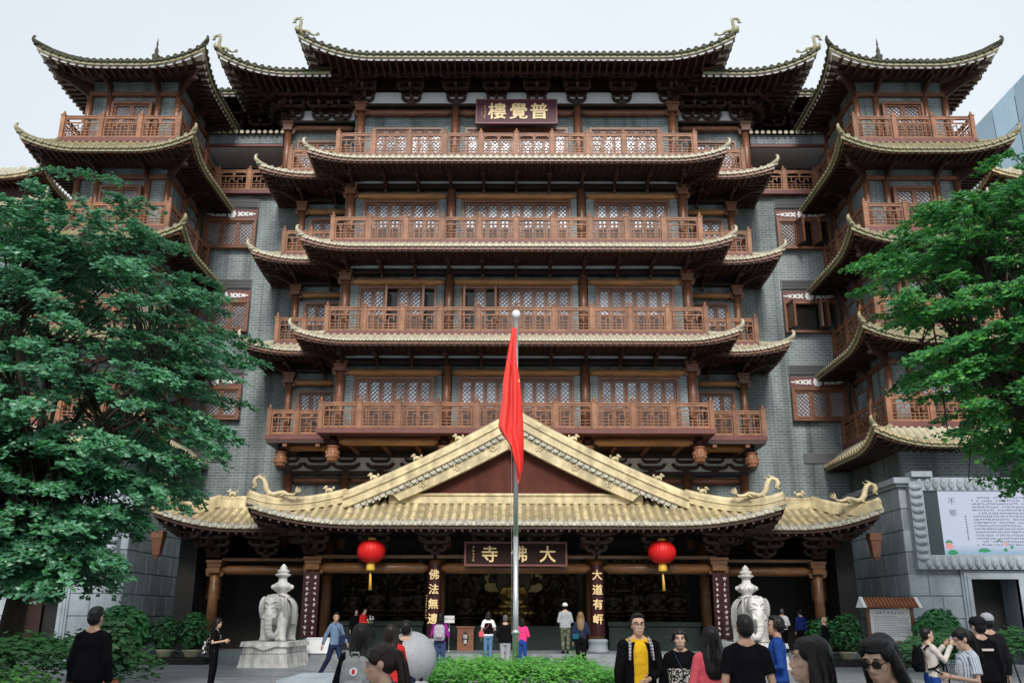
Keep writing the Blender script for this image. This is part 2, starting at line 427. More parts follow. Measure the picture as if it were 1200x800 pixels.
    def roll(s, mb, i, a, bm, r, segs=3, disc='tile_end', body='tile'):
        mb.use(body); mb.smooth = True; base = len(mb.v); K = 6
        for q in range(segs+1):
            p = s.P(i, a, lerp(-.03, bm, q/segs))
            for k in range(K+1):
                t = math.pi*k/K; c = p + s.d[i]*(-math.cos(t)*r) + Vector((0, 0, math.sin(t)*r*1.05-.01)); mb.v.append(tuple(c))
        for q in range(segs):
            for k in range(K):
                A = base+q*(K+1)+k; mb.face((A, A+1, A+K+2, A+K+1))
        mb.smooth = False
        if disc:
            mb.use(disc); p = s.P(i, a, -.045); p.z += .01; c0 = len(mb.v); n = 10
            for rr, off in ((r*1.12, .05), (r*1.12, 0), (r*.82, 0), (r*.75, .015)):
                for k in range(n):
                    t = 2*math.pi*k/n; c = p + s.d[i]*(math.cos(t)*rr) + Vector((0, 0, math.sin(t)*rr)) + s.nr[i]*off; mb.v.append(tuple(c))
            for ring in range(3):
                for k in range(n):
                    A = c0+ring*n+k; B = c0+ring*n+(k+1) % n; mb.face((A, B, B+n, A+n))
            mb.face(tuple(c0+3*n+k for k in range(n)))
    def drips(s, mb, pitch, r, h_=.1, m='tile_end'):
        mb.use(m)
        for (i, a, bm, st) in s.roll_list(pitch):
            if a+st > s.L[i]+.01: continue
            p0 = s.P(i, a+r*.6, -.02); p1 = s.P(i, a+st-r*.6, -.02); pm = s.P(i, a+st/2, -.035)
            up = Vector((0, 0, .03)); ptsf = [p0+up, p0+Vector((0,0,-h_*.35)), pm+Vector((0,0,-h_)), p1+Vector((0,0,-h_*.35)), p1+up]
            mb.poly(ptsf)
            bk = s.nr[i]*.03; mb.poly([q+bk for q in reversed(ptsf)])
            for j in range(1, 4):
                a_, b_ = ptsf[j-1], ptsf[j]; mb.quad(a_, a_+bk, b_+bk, b_)
    def hip_pts(s, c, b_from=.97, n=8):     # corner index c, along hip towards the tip
        i = c-1; h = s.h[i][1]
        return [s.P(i, s.L[i]-s.D[i]*b_from*(1-k/n)*h, s.D[i]*b_from*(1-k/n)) for k in range(n+1)]

def curl(pts, size, r0=.11):
    """extend a hip ridge beyond its tip with an upturned hook"""
    tip = pts[-1]; o = (pts[-1]-pts[-3]); o.z = 0; o = o.normalized()
    hook = [(.10, .05), (.20, .16), (.25, .32), (.22, .48), (.12, .56), (.03, .50)]
    ext = [tip + o*(x*size) + Vector((0, 0, z*size)) for x, z in hook]
    rad = [r0]*len(pts) + [r0*f for f in (.95, .8, .62, .48, .38, .18)]
    return pts + ext, rad

def skirt_roof(parent, name, path, tips, zo, zi, D, Ds, zs, lift=.42, LD=2.4, tile='tile_pale', end='tile_pale', edge='wood_dark',
               pitch=.29, r=.085, front=None, raft='wood_dark', hook=.58, hookm='tile_pale', hs=None, conc=1.2, push=.3, lip='wood', rl=1.0):
    E = Eave(path, tips, zo, zi, D, lift, LD, conc=conc, push=push)
    mb = MB(tile); mb.use(tile); E.surface(mb, rows=4)
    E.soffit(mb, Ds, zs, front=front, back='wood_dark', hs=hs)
    mb.use(end); E.fascia(mb, -.07, .0, b=0.0, thick=.05)
    mb.use(lip); E.fascia(mb, -.2, -.07, b=.04, thick=.06)
    if front: mb.use('white_paint'); E.fascia(mb, -.34, -.2, b=.14, thick=.03)
    else: mb.use('wood'); E.fascia(mb, -.3, -.2, b=.14, thick=.03)
    ro = mb.build(name, parent)
    mb = MB(tile)
    for (i, a, bm, st) in E.roll_list(pitch): E.roll(mb, i, a, bm, r, segs=2, disc=end, body=tile)
    E.drips(mb, pitch, r, .07, end)
    mb.build('tile_rolls', ro, kind='stuff')
    mb = MB(raft); E.rafters(mb, .27 if not front else .34, rl, .27 if front else .24, w_=.1 if front else .075, h_=.14 if front else .09, b0=.07); mb.build('rafters', ro, kind='stuff')
    for c in range(1, len(path)-1):
        if tips[c]:
            pts, rad = curl([p+Vector((0, 0, .09)) for p in E.hip_pts(c)], hook); mb = MB(hookm); mb.tube(pts, rad, 7); mb.build('hip_ridge', ro)
    return ro, E

# ------------------------------------------------------------------ balustrades
def fret_panel(W, H):
    """key-fret panel, centred on x, standing on z=0, facing -Y"""
    mb = MB('wood_rail'); t = .045; dy = .045
    def hb(x0, x1, z, th=t): mb.box(x0, x1, -dy/2, dy/2, z-th/2, z+th/2)
    def vb(x, z0, z1, th=t): mb.box(x-th/2, x+th/2, -dy/2+.004, dy/2-.004, z0, z1)
    hw = W/2; z0, z1 = .10, H*.70
    hb(-hw, hw, z0, .075); hb(-hw, hw, z1, .06)
    vb(-hw+.035, z0, z1, .06); vb(hw-.035, z0, z1, .06)
    top = H*.9; mb.box(-hw, hw, -.05, .05, top-.045, top+.045)
    for x in (0, ):        # little brackets between the two rails
        mb.prism([(x-.16, top-.04), (x-.08, top-.09), (x-.03, z1+.02), (x+.03, z1+.02), (x+.08, top-.09), (x+.16, top-.04)], -.025, .025)
    for sx in (-1, 1):
        pts = [(sx*hw, z1+.02), (sx*(hw-.03), z1+.02), (sx*(hw-.08), top-.1), (sx*(hw-.26), top-.04), (sx*hw, top-.04)]
        mb.prism(pts if sx < 0 else pts[::-1], -.025, .025)
    x0, x1 = -hw+.06, hw-.06; n = max(4, 2*round((x1-x0)/.2/2)); p = (x1-x0)/n; u = (z1-z0)/5
    Z = lambda k: z0 + u*k
    hb(x0, x1, Z(1), .035); hb(x0, x1, Z(2), .035)
    for k in range(1, n): vb(x0+p*k, Z(0), Z(2), .035)
    for k in range(0, n, 2):
        a = x0+p*k
        if k: vb(a, Z(2), Z(4), .035)
        hb(a, a+p*1.0, Z(4), .035) if k else None
        vb(a+p, Z(3), Z(5), .035); hb(a+p*1.0, a+p*2, Z(3), .035) if k < n-2 else None
        hb(a+p*.35, a+p, Z(3.0), .03) if k == 0 else None
    return mb.data('fret_panel')
def post_mesh(H):
    mb = MB('wood_rail'); a = .095
    mb.box(-a, a, -a, a, 0, H); mb.box(-a-.02, a+.02, -a-.02, a+.02, H-.02, H+.03)
    mb.lathe([(.035, 0), (.06, .03), (.075, .08), (.06, .13), (.03, .16), (.035, .18), (.012, .22)], (0, 0, H+.03), 8)
    return mb.data('post')
_fp = {}; _pm = {}
def balustrade(parent, pts, z, H=1.12, bay=1.68, name='balustrade', skip_first=False, ends=True):
    """railing along a plan polyline; rails are the part itself, posts and fret panels its sub-parts"""
    mb = MB('wood_rail'); tr_ = MB('wood_rail'); places = []
    for i in range(len(pts)-1):
        p = Vector((*pts[i], z)); q = Vector((*pts[i+1], z)); L = (q-p).length; n = max(1, round(L/bay)); d = (q-p)/n
        ang = math.atan2(d.y, d.x)
        mb.bar(p+Vector((0, 0, .05)), q+Vector((0, 0, .05)), .09, .05)
        tr_.bar(p+Vector((0, 0, H*.985)), q+Vector((0, 0, H*.985)), .09, .05)
        for k in range(n):
            if not (i == 0 and k == 0 and skip_first): places.append(('post', p+d*k, ang))
            places.append(('fret_panel', p+d*(k+.5), ang, round(d.length-.19, 3)))
        if i == len(pts)-2 and ends: places.append(('post', q, ang))
    c = (lerp(pts[0][0], pts[-1][0], .5), lerp(pts[0][1], pts[-1][1], .5), z)
    b = recenter(mb, c).build(name, parent, c); recenter(tr_, c).build('top_rail', b, c)
    for pl in places:
        if pl[0] == 'post':
            if H not in _pm: _pm[H] = post_mesh(H*1.02)
            add('post', _pm[H], b, pl[1], (0, 0, pl[2]))
        else:
            k = (pl[3], H)
            if k not in _fp: _fp[k] = fret_panel(*k)
            add('fret_panel', _fp[k], b, pl[1], (0, 0, pl[2]))
    return b

# ------------------------------------------------------------------ windows
_cm = {}
def casement_mesh(W, H, glass='glass', sill=.45):
    k = (round(W, 3), round(H, 3), glass)
    if k in _cm: return _cm[k]
    mb = MB('wood'); f = min(.085, W*.16); g = .05; hw = W/2-.008
    mb.box(-hw, -hw+f, -g, g, 0, H); mb.box(hw-f, hw, -g, g, 0, H)
    mb.box(-hw+f, hw-f, -g, g, H-f, H); mb.use('wood_dark'); mb.box(-hw+f, hw-f, -g+.02, g, 0, sill-f); mb.use('wood'); mb.box(-hw+f, hw-f, -g, g, sill-f, sill)
    x0, x1, z0, z1 = -hw+f, hw-f, sill, H-f
    # diamond lattice clipped to the opening
    p = .19
    for sgn in (1, -1):
        c = -(z1-z0) if sgn > 0 else 0
        s0 = -int((z1-z0)/p)-1; s1 = int((x1-x0)/p)+1
        if sgn < 0: s0, s1 = 0, int((x1-x0+z1-z0)/p)+1
        for q in range(s0, s1+1):
            # line: x = x0 + q*p + sgn*(z-z0)
            ts = []
            for z in (z0, z1):
                ts.append(z)
            za = z0; zb = z1
            f_ = lambda z: x0+q*p+p*.5+sgn*(z-z0)
            lo, hi = (za, zb)
            if sgn > 0: lo = max(lo, z0 + (x0-(x0+q*p+p*.5))); hi = min(hi, z0+(x1-(x0+q*p+p*.5)))
            else: lo = max(lo, z0+((x0+q*p+p*.5)-x1)); hi = min(hi, z0+((x0+q*p+p*.5)-x0))
            if hi-lo > .03: mb.bar((f_(lo), -.012*sgn, lo), (f_(hi), -.012*sgn, hi), .024, .02, up=(0, 1, 0))
    mb.use(glass); mb.quad((x0, .035, z0), (x1, .035, z0), (x1, .035, z1), (x0, .035, z1))
    _cm[k] = mb.data('casement'); return _cm[k]
def window(parent, x0, x1, y, z0, z1, n, open_leaves=(), frame='wood', sill=1.0, glass='glass', face=0):
    """row of lattice casements; the surround is the part, each casement a sub-part"""
    W = (x1-x0); H = z1-z0; c = ((x0+x1)/2, y, z0)
    mb = MB(frame)
    mb.box(-W/2-.11, -W/2, -.12, .1, -.02, H+.13); mb.box(W/2, W/2+.11, -.12, .1, -.02, H+.13); mb.box(-W/2, W/2, -.12, .1, H, H+.13)
    mb.box(-W/2-.11, W/2+.11, -.16, .1, -.12, -.02)
    mb.use('window_dark'); mb.quad((-W/2, .14, 0), (W/2, .14, 0), (W/2, .14, H), (-W/2, .14, H))  # dark sheet standing in for the unlit room behind
    wd = mb.build('window', parent, c)
    lw = W/n; me = casement_mesh(lw, H, glass, sill)
    for k in range(n):
        x = x0+lw*(k+.5)
        if k in open_leaves:
            s = open_leaves[k] if isinstance(open_leaves, dict) else 1
            hx = x - s*lw/2; ang = -s*R(78)
            add('casement', me, wd, (hx + s*lw/2*math.cos(ang), y+lw/2*s*math.sin(ang)-.05, z0), (0, 0, ang))
        else: add('casement', me, wd, (x, y, z0))
    return wd

# ------------------------------------------------------------------ brackets, beams, columns
def cloud_arm(mb, w_, z, h_, y0, y1, flip=1):
    """bracket arm: flat top, ends curling up"""
    hw = w_/2; pts = [(-hw*.45, z), (hw*.45, z), (hw*.72, z+h_*.12), (hw*.9, z+h_*.42), (hw, z+h_*.8), (hw, z+h_), (hw*.8, z+h_),
                      (hw*.74, z+h_*.75), (hw*.6, z+h_*.62), (-hw*.6, z+h_*.62), (-hw*.74, z+h_*.75), (-hw*.8, z+h_), (-hw, z+h_), (-hw, z+h_*.8), (-hw*.9, z+h_*.42), (-hw*.72, z+h_*.12)]
    mb.prism(pts, y0, y1)
_dg = {}
def dougong(W=1.5, H=1.0, out=1.3, tiers=3, m='wood_dark', m2='wood'):
    k = (W, H, out, tiers, m, m2)
    if k in _dg: return _dg[k]
    mb = MB(m); u = H/tiers
    mb.hexa([(-.13, -.13, 0), (.13, -.13, 0), (.13, .13, 0), (-.13, .13, 0)], [(-.2, -.2, u*.35), (.2, -.2, u*.35), (.2, .2, u*.35), (-.2, .2, u*.35)])
    for t in range(tiers):
        z = u*.35+u*t*.86; y = -out*(t)/tiers; ww = W*lerp(.55, 1, t/(tiers-1))
        for j in range(t+1):
            yy = -out*j/tiers; mb.use(m2 if j == t else m)
            cloud_arm(mb, ww*(1-.18*(t-j)), z, u*.62, yy-.07, yy+.07)
            for sx in (-1, 0, 1):
                mb.hexa([(sx*ww*.43*(1-.18*(t-j))-.06, yy-.075, z+u*.6), (sx*ww*.43*(1-.18*(t-j))+.06, yy-.075, z+u*.6), (sx*ww*.43*(1-.18*(t-j))+.06, yy+.075, z+u*.6), (sx*ww*.43*(1-.18*(t-j))-.06, yy+.075, z+u*.6)],
                        [(sx*ww*.43*(1-.18*(t-j))-.1, yy-.1, z+u*.82), (sx*ww*.43*(1-.18*(t-j))+.1, yy-.1, z+u*.82), (sx*ww*.43*(1-.18*(t-j))+.1, yy+.1, z+u*.82), (sx*ww*.43*(1-.18*(t-j))-.1, yy+.1, z+u*.82)])
        mb.use(m)
        y1 = -out*(t+1)/tiers     # outward arm with rounded nose
        n0 = len(mb.v)
        mb.prism([(.25, z+.02), (-y1-.12, z+.02), (-y1+.02, z+u*.3), (-y1+.08, z+u*.62), (.25, z+u*.62)], -.065, .065)
        for q in range(n0, len(mb.v)):
            x_, y_, z_ = mb.v[q]; mb.v[q] = (y_, -x_ + .3, z_)
    _dg[k] = mb.data('bracket_set'); return _dg[k]
def eave_bracket(depth, H, m='wood_dark'):
    """slim curved strut under a skirt roof, projecting to -Y from y=0, hanging below z=0"""
    k = ('eb', depth, H, m)
    if k in _dg: return _dg[k]
    mb = MB(m); n0 = len(mb.v)
    mb.prism([(0, -H), (.12, -H*.98), (.2, -H*.72), (depth*.35, -H*.5), (depth*.6, -H*.34), (depth*.82, -H*.34), (depth*.9, -H*.12), (depth, -.02), (depth, 0), (0, 0)], -.06, .06)
    mb.box(depth*.72, depth*.88, -.1, .1, -H*.46, -H*.3)
    for q in range(n0, len(mb.v)):
        x_, y_, z_ = mb.v[q]; mb.v[q] = (y_, -x_, z_)
    _dg[k] = mb.data('bracket'); return _dg[k]
def column(parent, x, y, z0, z1, r=.2, m='wood', name='column', cap=True, n=14, capm=None):
    mb = MB(m); h = z1-z0
    mb.tube([(0, 0, 0), (0, 0, h*.5), (0, 0, h)], [r, r, r*.94], n)
    if cap:
        mb.use(capm or m)
        mb.cbox((0, 0, h-.10), r*2.7, r*2.7, .16); mb.cbox((0, 0, h-.30), r*2.3, r*3.0, .20); mb.cbox((0, 0, h+.03), r*3.1, r*3.1, .1)
        for sx in (-1, 1):
            mb.prism([(sx*r*.9, h-.55), (sx*(r+.10), h-.52), (sx*(r+.16), h-.40), (sx*(r+.16), h-.22), (sx*r*.9, h-.22)][::sx], -.09, .09)
    return mb.build(name, parent, (x, y, z0))
def log_beam(parent, p0, p1, r=.19, m='wood_gold', name='beam', n=12):
    c = tuple(lerp(a, b, .5) for a, b in zip(p0, p1)); mb = MB(m); p0 = Vector(p0)-Vector(c); p1 = Vector(p1)-Vector(c)
    d = (p1-p0).normalized()
    mb.tube([p0, p0+d*.12, p0+d*.2, p1-d*.2, p1-d*.12, p1], [r*.62, r*.7, r, r, r*.7, r*.62], n)
    return mb.build(name, parent, c)
def slab(parent, name, m, x0, x1, y0, y1, z0, z1, **kw):
    c = ((x0+x1)/2, (y0+y1)/2, z0); mb = MB(m); mb.box(x0-c[0], x1-c[0], y0-c[1], y1-c[1], 0, z1-z0)
    return mb.build(name, parent, c, **kw)
# ------------------------------------------------------------------ main hall
F = {2: 9.15, 3: 13.38, 4: 17.63, 5: 21.85}
hall = thing('temple_hall', 'tall grey brick temple hall with stacked red wooden balconies and purple plaque', 'temple', (0, 42, 0))

slab(hall, 'wall', 'brick', -16.6, 16.6, 41.3, 52, 0, 21.62)
slab(hall, 'wall', 'brick', -11.75, 11.75, 41.2, 52, 21.62, 26.3)
slab(hall, 'wall', 'hall_dark', -17, 17, 43.4, 51.5, 21.62, 27.6)
for f in (2, 3, 4):
    slab(hall, 'wall', 'brick', -8.0, 8.0, 38.95, 41.3, F[f]-.2, F[f]+4.1-(0.06 if f == 4 else 0))
    for s in (-1, 1):
        a, b = sorted((s*8.0, s*10.45)); slab(hall, 'wall', 'brick', a, b, 40.4, 41.3, F[f]-.2, F[f]+4.02)
slab(hall, 'wall', 'brick', -8.0, 8.0, 40.2, 41.2, F[5]-.2, 26.5)

def dragon_mesh(m, s=1.0, body=.09):
    """coiling roof dragon looking towards +X, tail towards -X, standing on z=0"""
    mb = MB(m)
    pts = [(-.95, .0, .22), (-.82, 0, .10), (-.62, 0, .10), (-.45, 0, .2), (-.28, 0, .16), (-.12, 0, .10), (.05, 0, .16), (.16, 0, .34), (.2, 0, .56), (.28, 0, .76), (.42, 0, .86), (.55, 0, .80), (.60, 0, .66), (.56, 0, .52), (.48, 0, .44)]
    rad = [.02, .05, .075, .09, .095, .1, .105, .1, .09, .085, .08, .08, .085, .08, .03]
    mb.tube([tuple(c*s for c in p) for p in pts], [r*s*body/.09 for r in rad], 7)
    for k, (x, z, a) in enumerate([(-1.0, .32, 2.2), (-1.05, .24, 2.7), (-.92, .36, 1.7)]):      # tail fins
        mb.tube([(-.9*s, 0, .18*s), ((x)*s, 0, z*s), ((x-.04)*s, 0, (z+.1)*s)], [.05*s, .035*s, .008*s], 5)
    for x, z in ((.42, .95), (.3, .86), (.5, .93)):                                             # mane and horns
        mb.tube([(x*s, 0, (z-.1)*s), ((x-.06)*s, .03*s, z*s), ((x-.16)*s, .05*s, (z+.08)*s)], [.035*s, .025*s, .006*s], 5)
    for y in (-.07, .07):                                                                       # legs
        for x in (-.5, .0):
            mb.tube([(x*s, y*s*.6, .14*s), ((x+.06)*s, y*1.6*s, .06*s), ((x+.14)*s, y*1.7*s, .0)], [.05*s, .04*s, .03*s], 5)
    mb.tube([(.5*s, 0, .5*s), (.62*s, 0, .42*s), (.66*s, 0, .36*s)], [.06*s, .05*s, .02*s], 6)    # jaw
    mb.v = [(x, y, z*.82) for x, y, z in mb.v]; return mb.data('dragon')
DRAGON_G = dragon_mesh('tile_green_edge', .85)
DRAGON_C = dragon_mesh('tile_gable', 1.05, .1)

# floors two to four: deck, railing, columns, windows, soffit
for f in (2, 3, 4, 5):
    z = F[f]
    Yc = 38.7 if f < 5 else 40.0
    slab(hall, 'deck', 'maroon', -8.32, 8.32, 37.38, Yc+.2, z-.2, z)
    balustrade(hall, [(-8.2, 39.0), (-8.2, 37.5)], z, ends=False)
    balustrade(hall, [(-8.2, 37.5), (8.2, 37.5)], z)
    balustrade(hall, [(8.2, 37.5), (8.2, 39.0)], z, skip_first=True)
    for s in (-1, 1):
        a, b = sorted((s*8.33, s*10.87)); slab(hall, 'deck', 'maroon', a, b, 38.88, 40.5 if f < 5 else 41.2, z-.195, z-.005)
        if f < 5:
            pts = [(8.3, 39.0), (10.75, 39.0), (10.75, 40.35)]
        else:
            pts = [(8.3, 39.0), (10.75, 39.0), (10.75, 41.0)]
        if s < 0: pts = [(-x, y) for x, y in pts][::-1]
        balustrade(hall, pts, z, bay=1.3)
    top = z+3.05 if f < 5 else z+3.95
    for x in (-7.7, -3.02, 3.02, 7.7):
        end = abs(x) > 5
        column(hall, x, Yc, z, top+(.1 if end else .02), .21 if end else .2, cap=end)
    for s in (-1, 1):
        if f < 5: column(hall, s*10.3, 40.2, z, top-.05, .18)
        else: column(hall, s*11.5, 40.95, z, 25.4, .19)
    zl = top-.32 if f < 5 else top-.28
    for x0, x1 in ((-7.45, -3.25), (-2.8, 2.8), (3.25, 7.45)):
        log_beam(hall, (x0, Yc+.02, zl), (x1, Yc+.02, zl), .17, 'wood_gold' if f < 5 else 'wood')
    slab(hall, 'beam', 'wood_deep', -8.15, 8.15, Yc-.16, Yc+.2, top+.03, top+.17)
    for s in (-1, 1):
        if f < 5:
            a, b = sorted((s*8.15, s*10.1)); log_beam(hall, (a, 40.22, zl-.1), (b, 40.22, zl-.1), .15)
            a, b = sorted((s*8.0, s*10.6)); slab(hall, 'beam', 'wood_deep', a, b, 40.05, 40.4, top+.07, top+.19)
        else:
            a, b = sorted((s*8.2, s*11.3)); log_beam(hall, (a, 40.97, 25.2), (b, 40.97, 25.2), .15, 'wood')
            a, b = sorted((s*8.2, s*11.9)); slab(hall, 'beam', 'wood_deep', a, b, 40.8, 41.2, 25.45, 25.58)
    wt = z+2.42 if f < 5 else z+2.75; wy = Yc+.1
    od = {} ; oc = {}
    if f == 3: od = {2: 1, 5: 1}; oc = {0: 1, 2: -1}
    window(hall, -7.0, -3.7, wy, z+.2, wt, 6, od)
    window(hall, -2.42, 2.42, wy, z+.2, wt, 9, oc)
    window(hall, 3.7, 7.0, wy, z+.2, wt, 6)
    for a, b in ((-7.48, -7.12), (-3.58, -3.24), (-2.8, -2.54), (2.54, 2.8), (3.24, 3.58), (7.12, 7.48)): slab(hall, 'brick_pier', 'brick', a, b, Yc-.02, Yc+.24, z, wt+.18)
    for s in (-1, 1):
        if f < 5: a, b = sorted((s*8.3, s*9.8)); window(hall, a, b, 40.25, z+.2, z+2.15, 3); slab(hall, 'brick_pier', 'brick', *sorted((s*9.92, s*10.14)), 40.2, 40.39, z, z+2.3)
        else: a, b = sorted((s*8.9, s*10.9)); window(hall, a, b, 41.05, z+.2, z+2.55, 3)
    if f < 5:      # space between lintel and soffit above these columns
        slab(hall, 'frieze', 'wood_deep', -7.95, 7.95, 38.72, 38.948, top+.172, F[f+1]-.205)
        slab(hall, 'plaster_band', 'plaster', -7.6, 7.6, 38.70, 38.718, top+.35, top+.62)
        n = 11
        for k in range(n):
            add('bracket', eave_bracket(1.55, .62), hall, (lerp(-7.6, 7.6, k/(n-1)), 38.70, F[f+1]-.76))
        for k in range(22):
            x = lerp(-7.3, 7.3, k/21)
        for s in (-1, 1):
            a, b = sorted((s*8.0, s*10.45)); slab(hall, 'frieze', 'wood_deep', a, b, 40.25, 40.398, top+.195, F[f+1]-.2)
            for x in (8.7, 10.25): add('bracket', eave_bracket(1.55, .6), hall, (s*x, 40.24, F[f+1]-.78))
            add('bracket', eave_bracket(1.2, .6), hall, (s*10.45, 40.7, F[f+1]-.78), (0, 0, s*R(90)))
            add('bracket', eave_bracket(1.9, .62), hall, (s*7.75, 38.6, F[f+1]-.72), (0, 0, s*R(45)))
            add('bracket', eave_bracket(1.2, .6), hall, (s*8.0, 39.2, F[f+1]-.74), (0, 0, s*R(90)))
            add('bracket', eave_bracket(1.9, .62), hall, (s*10.35, 40.2, F[f+1]-.74), (0, 0, s*R(45)))
    if f > 2:      # skirt roof under the deck
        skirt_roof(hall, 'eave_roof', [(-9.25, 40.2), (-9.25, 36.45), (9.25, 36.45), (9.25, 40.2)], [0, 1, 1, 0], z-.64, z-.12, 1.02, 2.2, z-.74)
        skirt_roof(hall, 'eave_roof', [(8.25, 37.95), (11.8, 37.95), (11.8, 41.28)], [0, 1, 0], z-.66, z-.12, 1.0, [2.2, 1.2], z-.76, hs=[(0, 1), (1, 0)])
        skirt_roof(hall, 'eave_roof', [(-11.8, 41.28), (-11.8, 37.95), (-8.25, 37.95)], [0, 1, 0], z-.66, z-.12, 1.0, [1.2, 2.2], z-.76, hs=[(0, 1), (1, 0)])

# under the second-floor deck: hanging lotus-bulb posts, logs and the plaster frieze above the porch
def bulb_mesh():
    mb = MB('lacquer'); mb.lathe([(.16, 0), (.16, -.42)][::-1], (0, 0, 0), 14)
    mb.use('wood_rail'); mb.lathe([(.02, -1.12), (.12, -1.1), (.2, -1.02), (.27, -.9), (.29, -.78), (.28, -.68), (.24, -.62), (.25, -.6), (.25, -.56), (.22, -.54), (.23, -.5), (.27, -.47), (.26, -.42), (.2, -.39)], (0, 0, 0), 16)
    for k in range(12):
        for q, (zz, rr) in enumerate(((-.70, .27), (-.86, .26), (-1.0, .19))):
            a = 2*math.pi*(k+.5*q)/12; mb.ball((rr*math.cos(a), rr*math.sin(a), zz), .045, .045, .07, 6, 4)
    return mb.data('hanging_bulb')
BULB = bulb_mesh()
z = F[2]
for x, y in ((-7.75, 38.2), (-3.05, 38.2), (3.05, 38.2), (7.75, 38.2), (-10.3, 39.6), (10.3, 39.6)):
    add('hanging_bulb', BULB, hall, (x, y, z-.2))
for x0, x1, y in ((-7.5, -3.3, 38.25), (-2.8, 2.8, 38.25), (3.3, 7.5, 38.25), (-10.05, -8.0, 39.65), (8.0, 10.05, 39.65)):
    log_beam(hall, (x0, y, z-.42), (x1, y, z-.42), .17)
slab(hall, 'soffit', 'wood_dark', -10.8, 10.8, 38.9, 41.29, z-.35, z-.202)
for k in range(15): slab(hall, 'joist', 'wood', lerp(-10, 10, k/14)-.09, lerp(-10, 10, k/14)+.09, 38.95, 41.28, z-.5, z-.352)
slab(hall, 'frieze', 'plaster', -10.3, 10.3, 41.24, 41.296, 7.9, 8.62)
slab(hall, 'beam', 'wood_deep', -10.5, 10.5, 41.1, 41.295, 8.55, 8.72)
slab(hall, 'beam', 'wood_deep', -10.5, 10.5, 41.05, 41.294, 7.75, 7.92)
for x0, x1 in ((-10.1, -7.9), (-7.5, -3.2), (-2.8, 2.8), (3.2, 7.5), (7.9, 10.1)): log_beam(hall, (x0, 41.18, 7.5), (x1, 41.18, 7.5), .15, 'wood')
for x in (-10.3, -7.7, -3.0, 3.0, 7.7, 10.3): column(hall, x, 41.1, 4.5, 7.75, .2, cap=False)
mb = MB('wood_dark'); cloud_arm(mb, 1.3, 0, .3, -.05, .05); cloud_arm(mb, .9, .3, .22, -.05, .05); mb.cbox((0, 0, -.02), .3, .2, .1); CLOUD = mb.data('cloud_bracket')
for x in (-10.3, -9.0, -7.7, -6.15, -4.6, 4.6, 6.15, 7.7, 9.0, 10.3): add('cloud_bracket', CLOUD, hall, (x, 41.14, 8.0))

# outer brick bays: carved panel, louvre and lattice window on each floor
def ornament():
    mb = MB('white_paint'); y0, y1 = -.02, .02
    def petal(x, z, rx, rz, ang, n=10):
        pts = []
        for k in range(n):
            t = 2*math.pi*k/n; px, pz = rx*math.cos(t)*(1-.35*math.cos(t)), rz*math.sin(t)
            pts.append((x+px*math.cos(ang)-pz*math.sin(ang), z+px*math.sin(ang)+pz*math.cos(ang)))
        mb.prism(pts, y0, y1)
    for k in range(8): petal(.15*math.cos(k*math.pi/4), .15*math.sin(k*math.pi/4), .11, .06, k*math.pi/4)
    for s in (-1, 1):
        for x, sc_ in ((.42, 1.0), (.68, .85), (.92, .6)):
            for a in (35, -35, 145, -145): petal(s*x+.07*math.cos(R(a))*s, .1*math.sin(R(a)), .13*sc_, .05*sc_, R(a) if s > 0 else R(180-a))
            petal(s*x, 0, .06, .06, 0)
        petal(s*1.1, 0, .12, .035, 0)
    return mb.data('carving')
ORN = ornament()
for s in (-1, 1):
    xa, xb = 12.75, 15.3
    for f in (2, 3, 4):
        z0 = F[f]+1.13; a, b = sorted((s*xa, s*xb))
        op = {}
        if s > 0 and f == 4: op = {1: 1, 2: 1}
        if s > 0 and f == 3: op = {0: 1, 1: -1, 2: 1}
        window(hall, a+.1, b-.1, 41.14, z0+.1, z0+1.42, 3, op, sill=.12)
        pn = slab(hall, 'carved_panel', 'maroon', a, b, 41.2, 41.297, z0+1.58, z0+2.1)
        add('carving', ORN, pn, ((a+b)/2, 41.19, z0+1.84))
        lv = slab(hall, 'louvre', 'louvre', a-.02*s, b-.5 if s > 0 else b, 41.24, 41.298, z0+2.2, z0+2.68)
        for k in range(6): slab(lv, 'slat', 'louvre', a+.06, b-.56 if s > 0 else b-.06, 41.2, 41.238, z0+2.24+k*.075, z0+2.285+k*.075)
    a, b = sorted((s*13.1, s*14.6)); slab(hall, 'louvre', 'louvre', a, b, 41.24, 41.298, 8.35, 8.8)
    # fifth-floor loggia towards the tower
    a, b = sorted((s*11.75, s*16.4))
    slab(hall, 'deck', 'maroon', a, b, 40.95, 43.4, F[5]-.22, F[5]-.02)
    balustrade(hall, [(a, 41.1), (b, 41.1)], F[5]-.02, bay=1.5)
    cn = slab(hall, 'canopy', 'brick', a, b, 40.95, 43.39, 24.35, 24.85)
    slab(hall, 'ceiling', 'plaster', a+.05, b-.05, 41.1, 43.38, 24.25, 24.348)
    slab(hall, 'ceiling_trim', 'maroon', a, b, 40.97, 41.09, 24.22, 24.346)
    E_ = Eave([(a, 40.75), (b, 40.75)], [0, 0], 24.88, 25.15, .8)
    mb = MB('tile_pale'); E_.surface(mb, 2)
    for (i, aa, bm, st) in E_.roll_list(.29): E_.roll(mb, i, aa, bm, .085, 2, 'tile_pale', 'tile_pale')
    mb.build('coping_tiles', hall, kind='stuff')

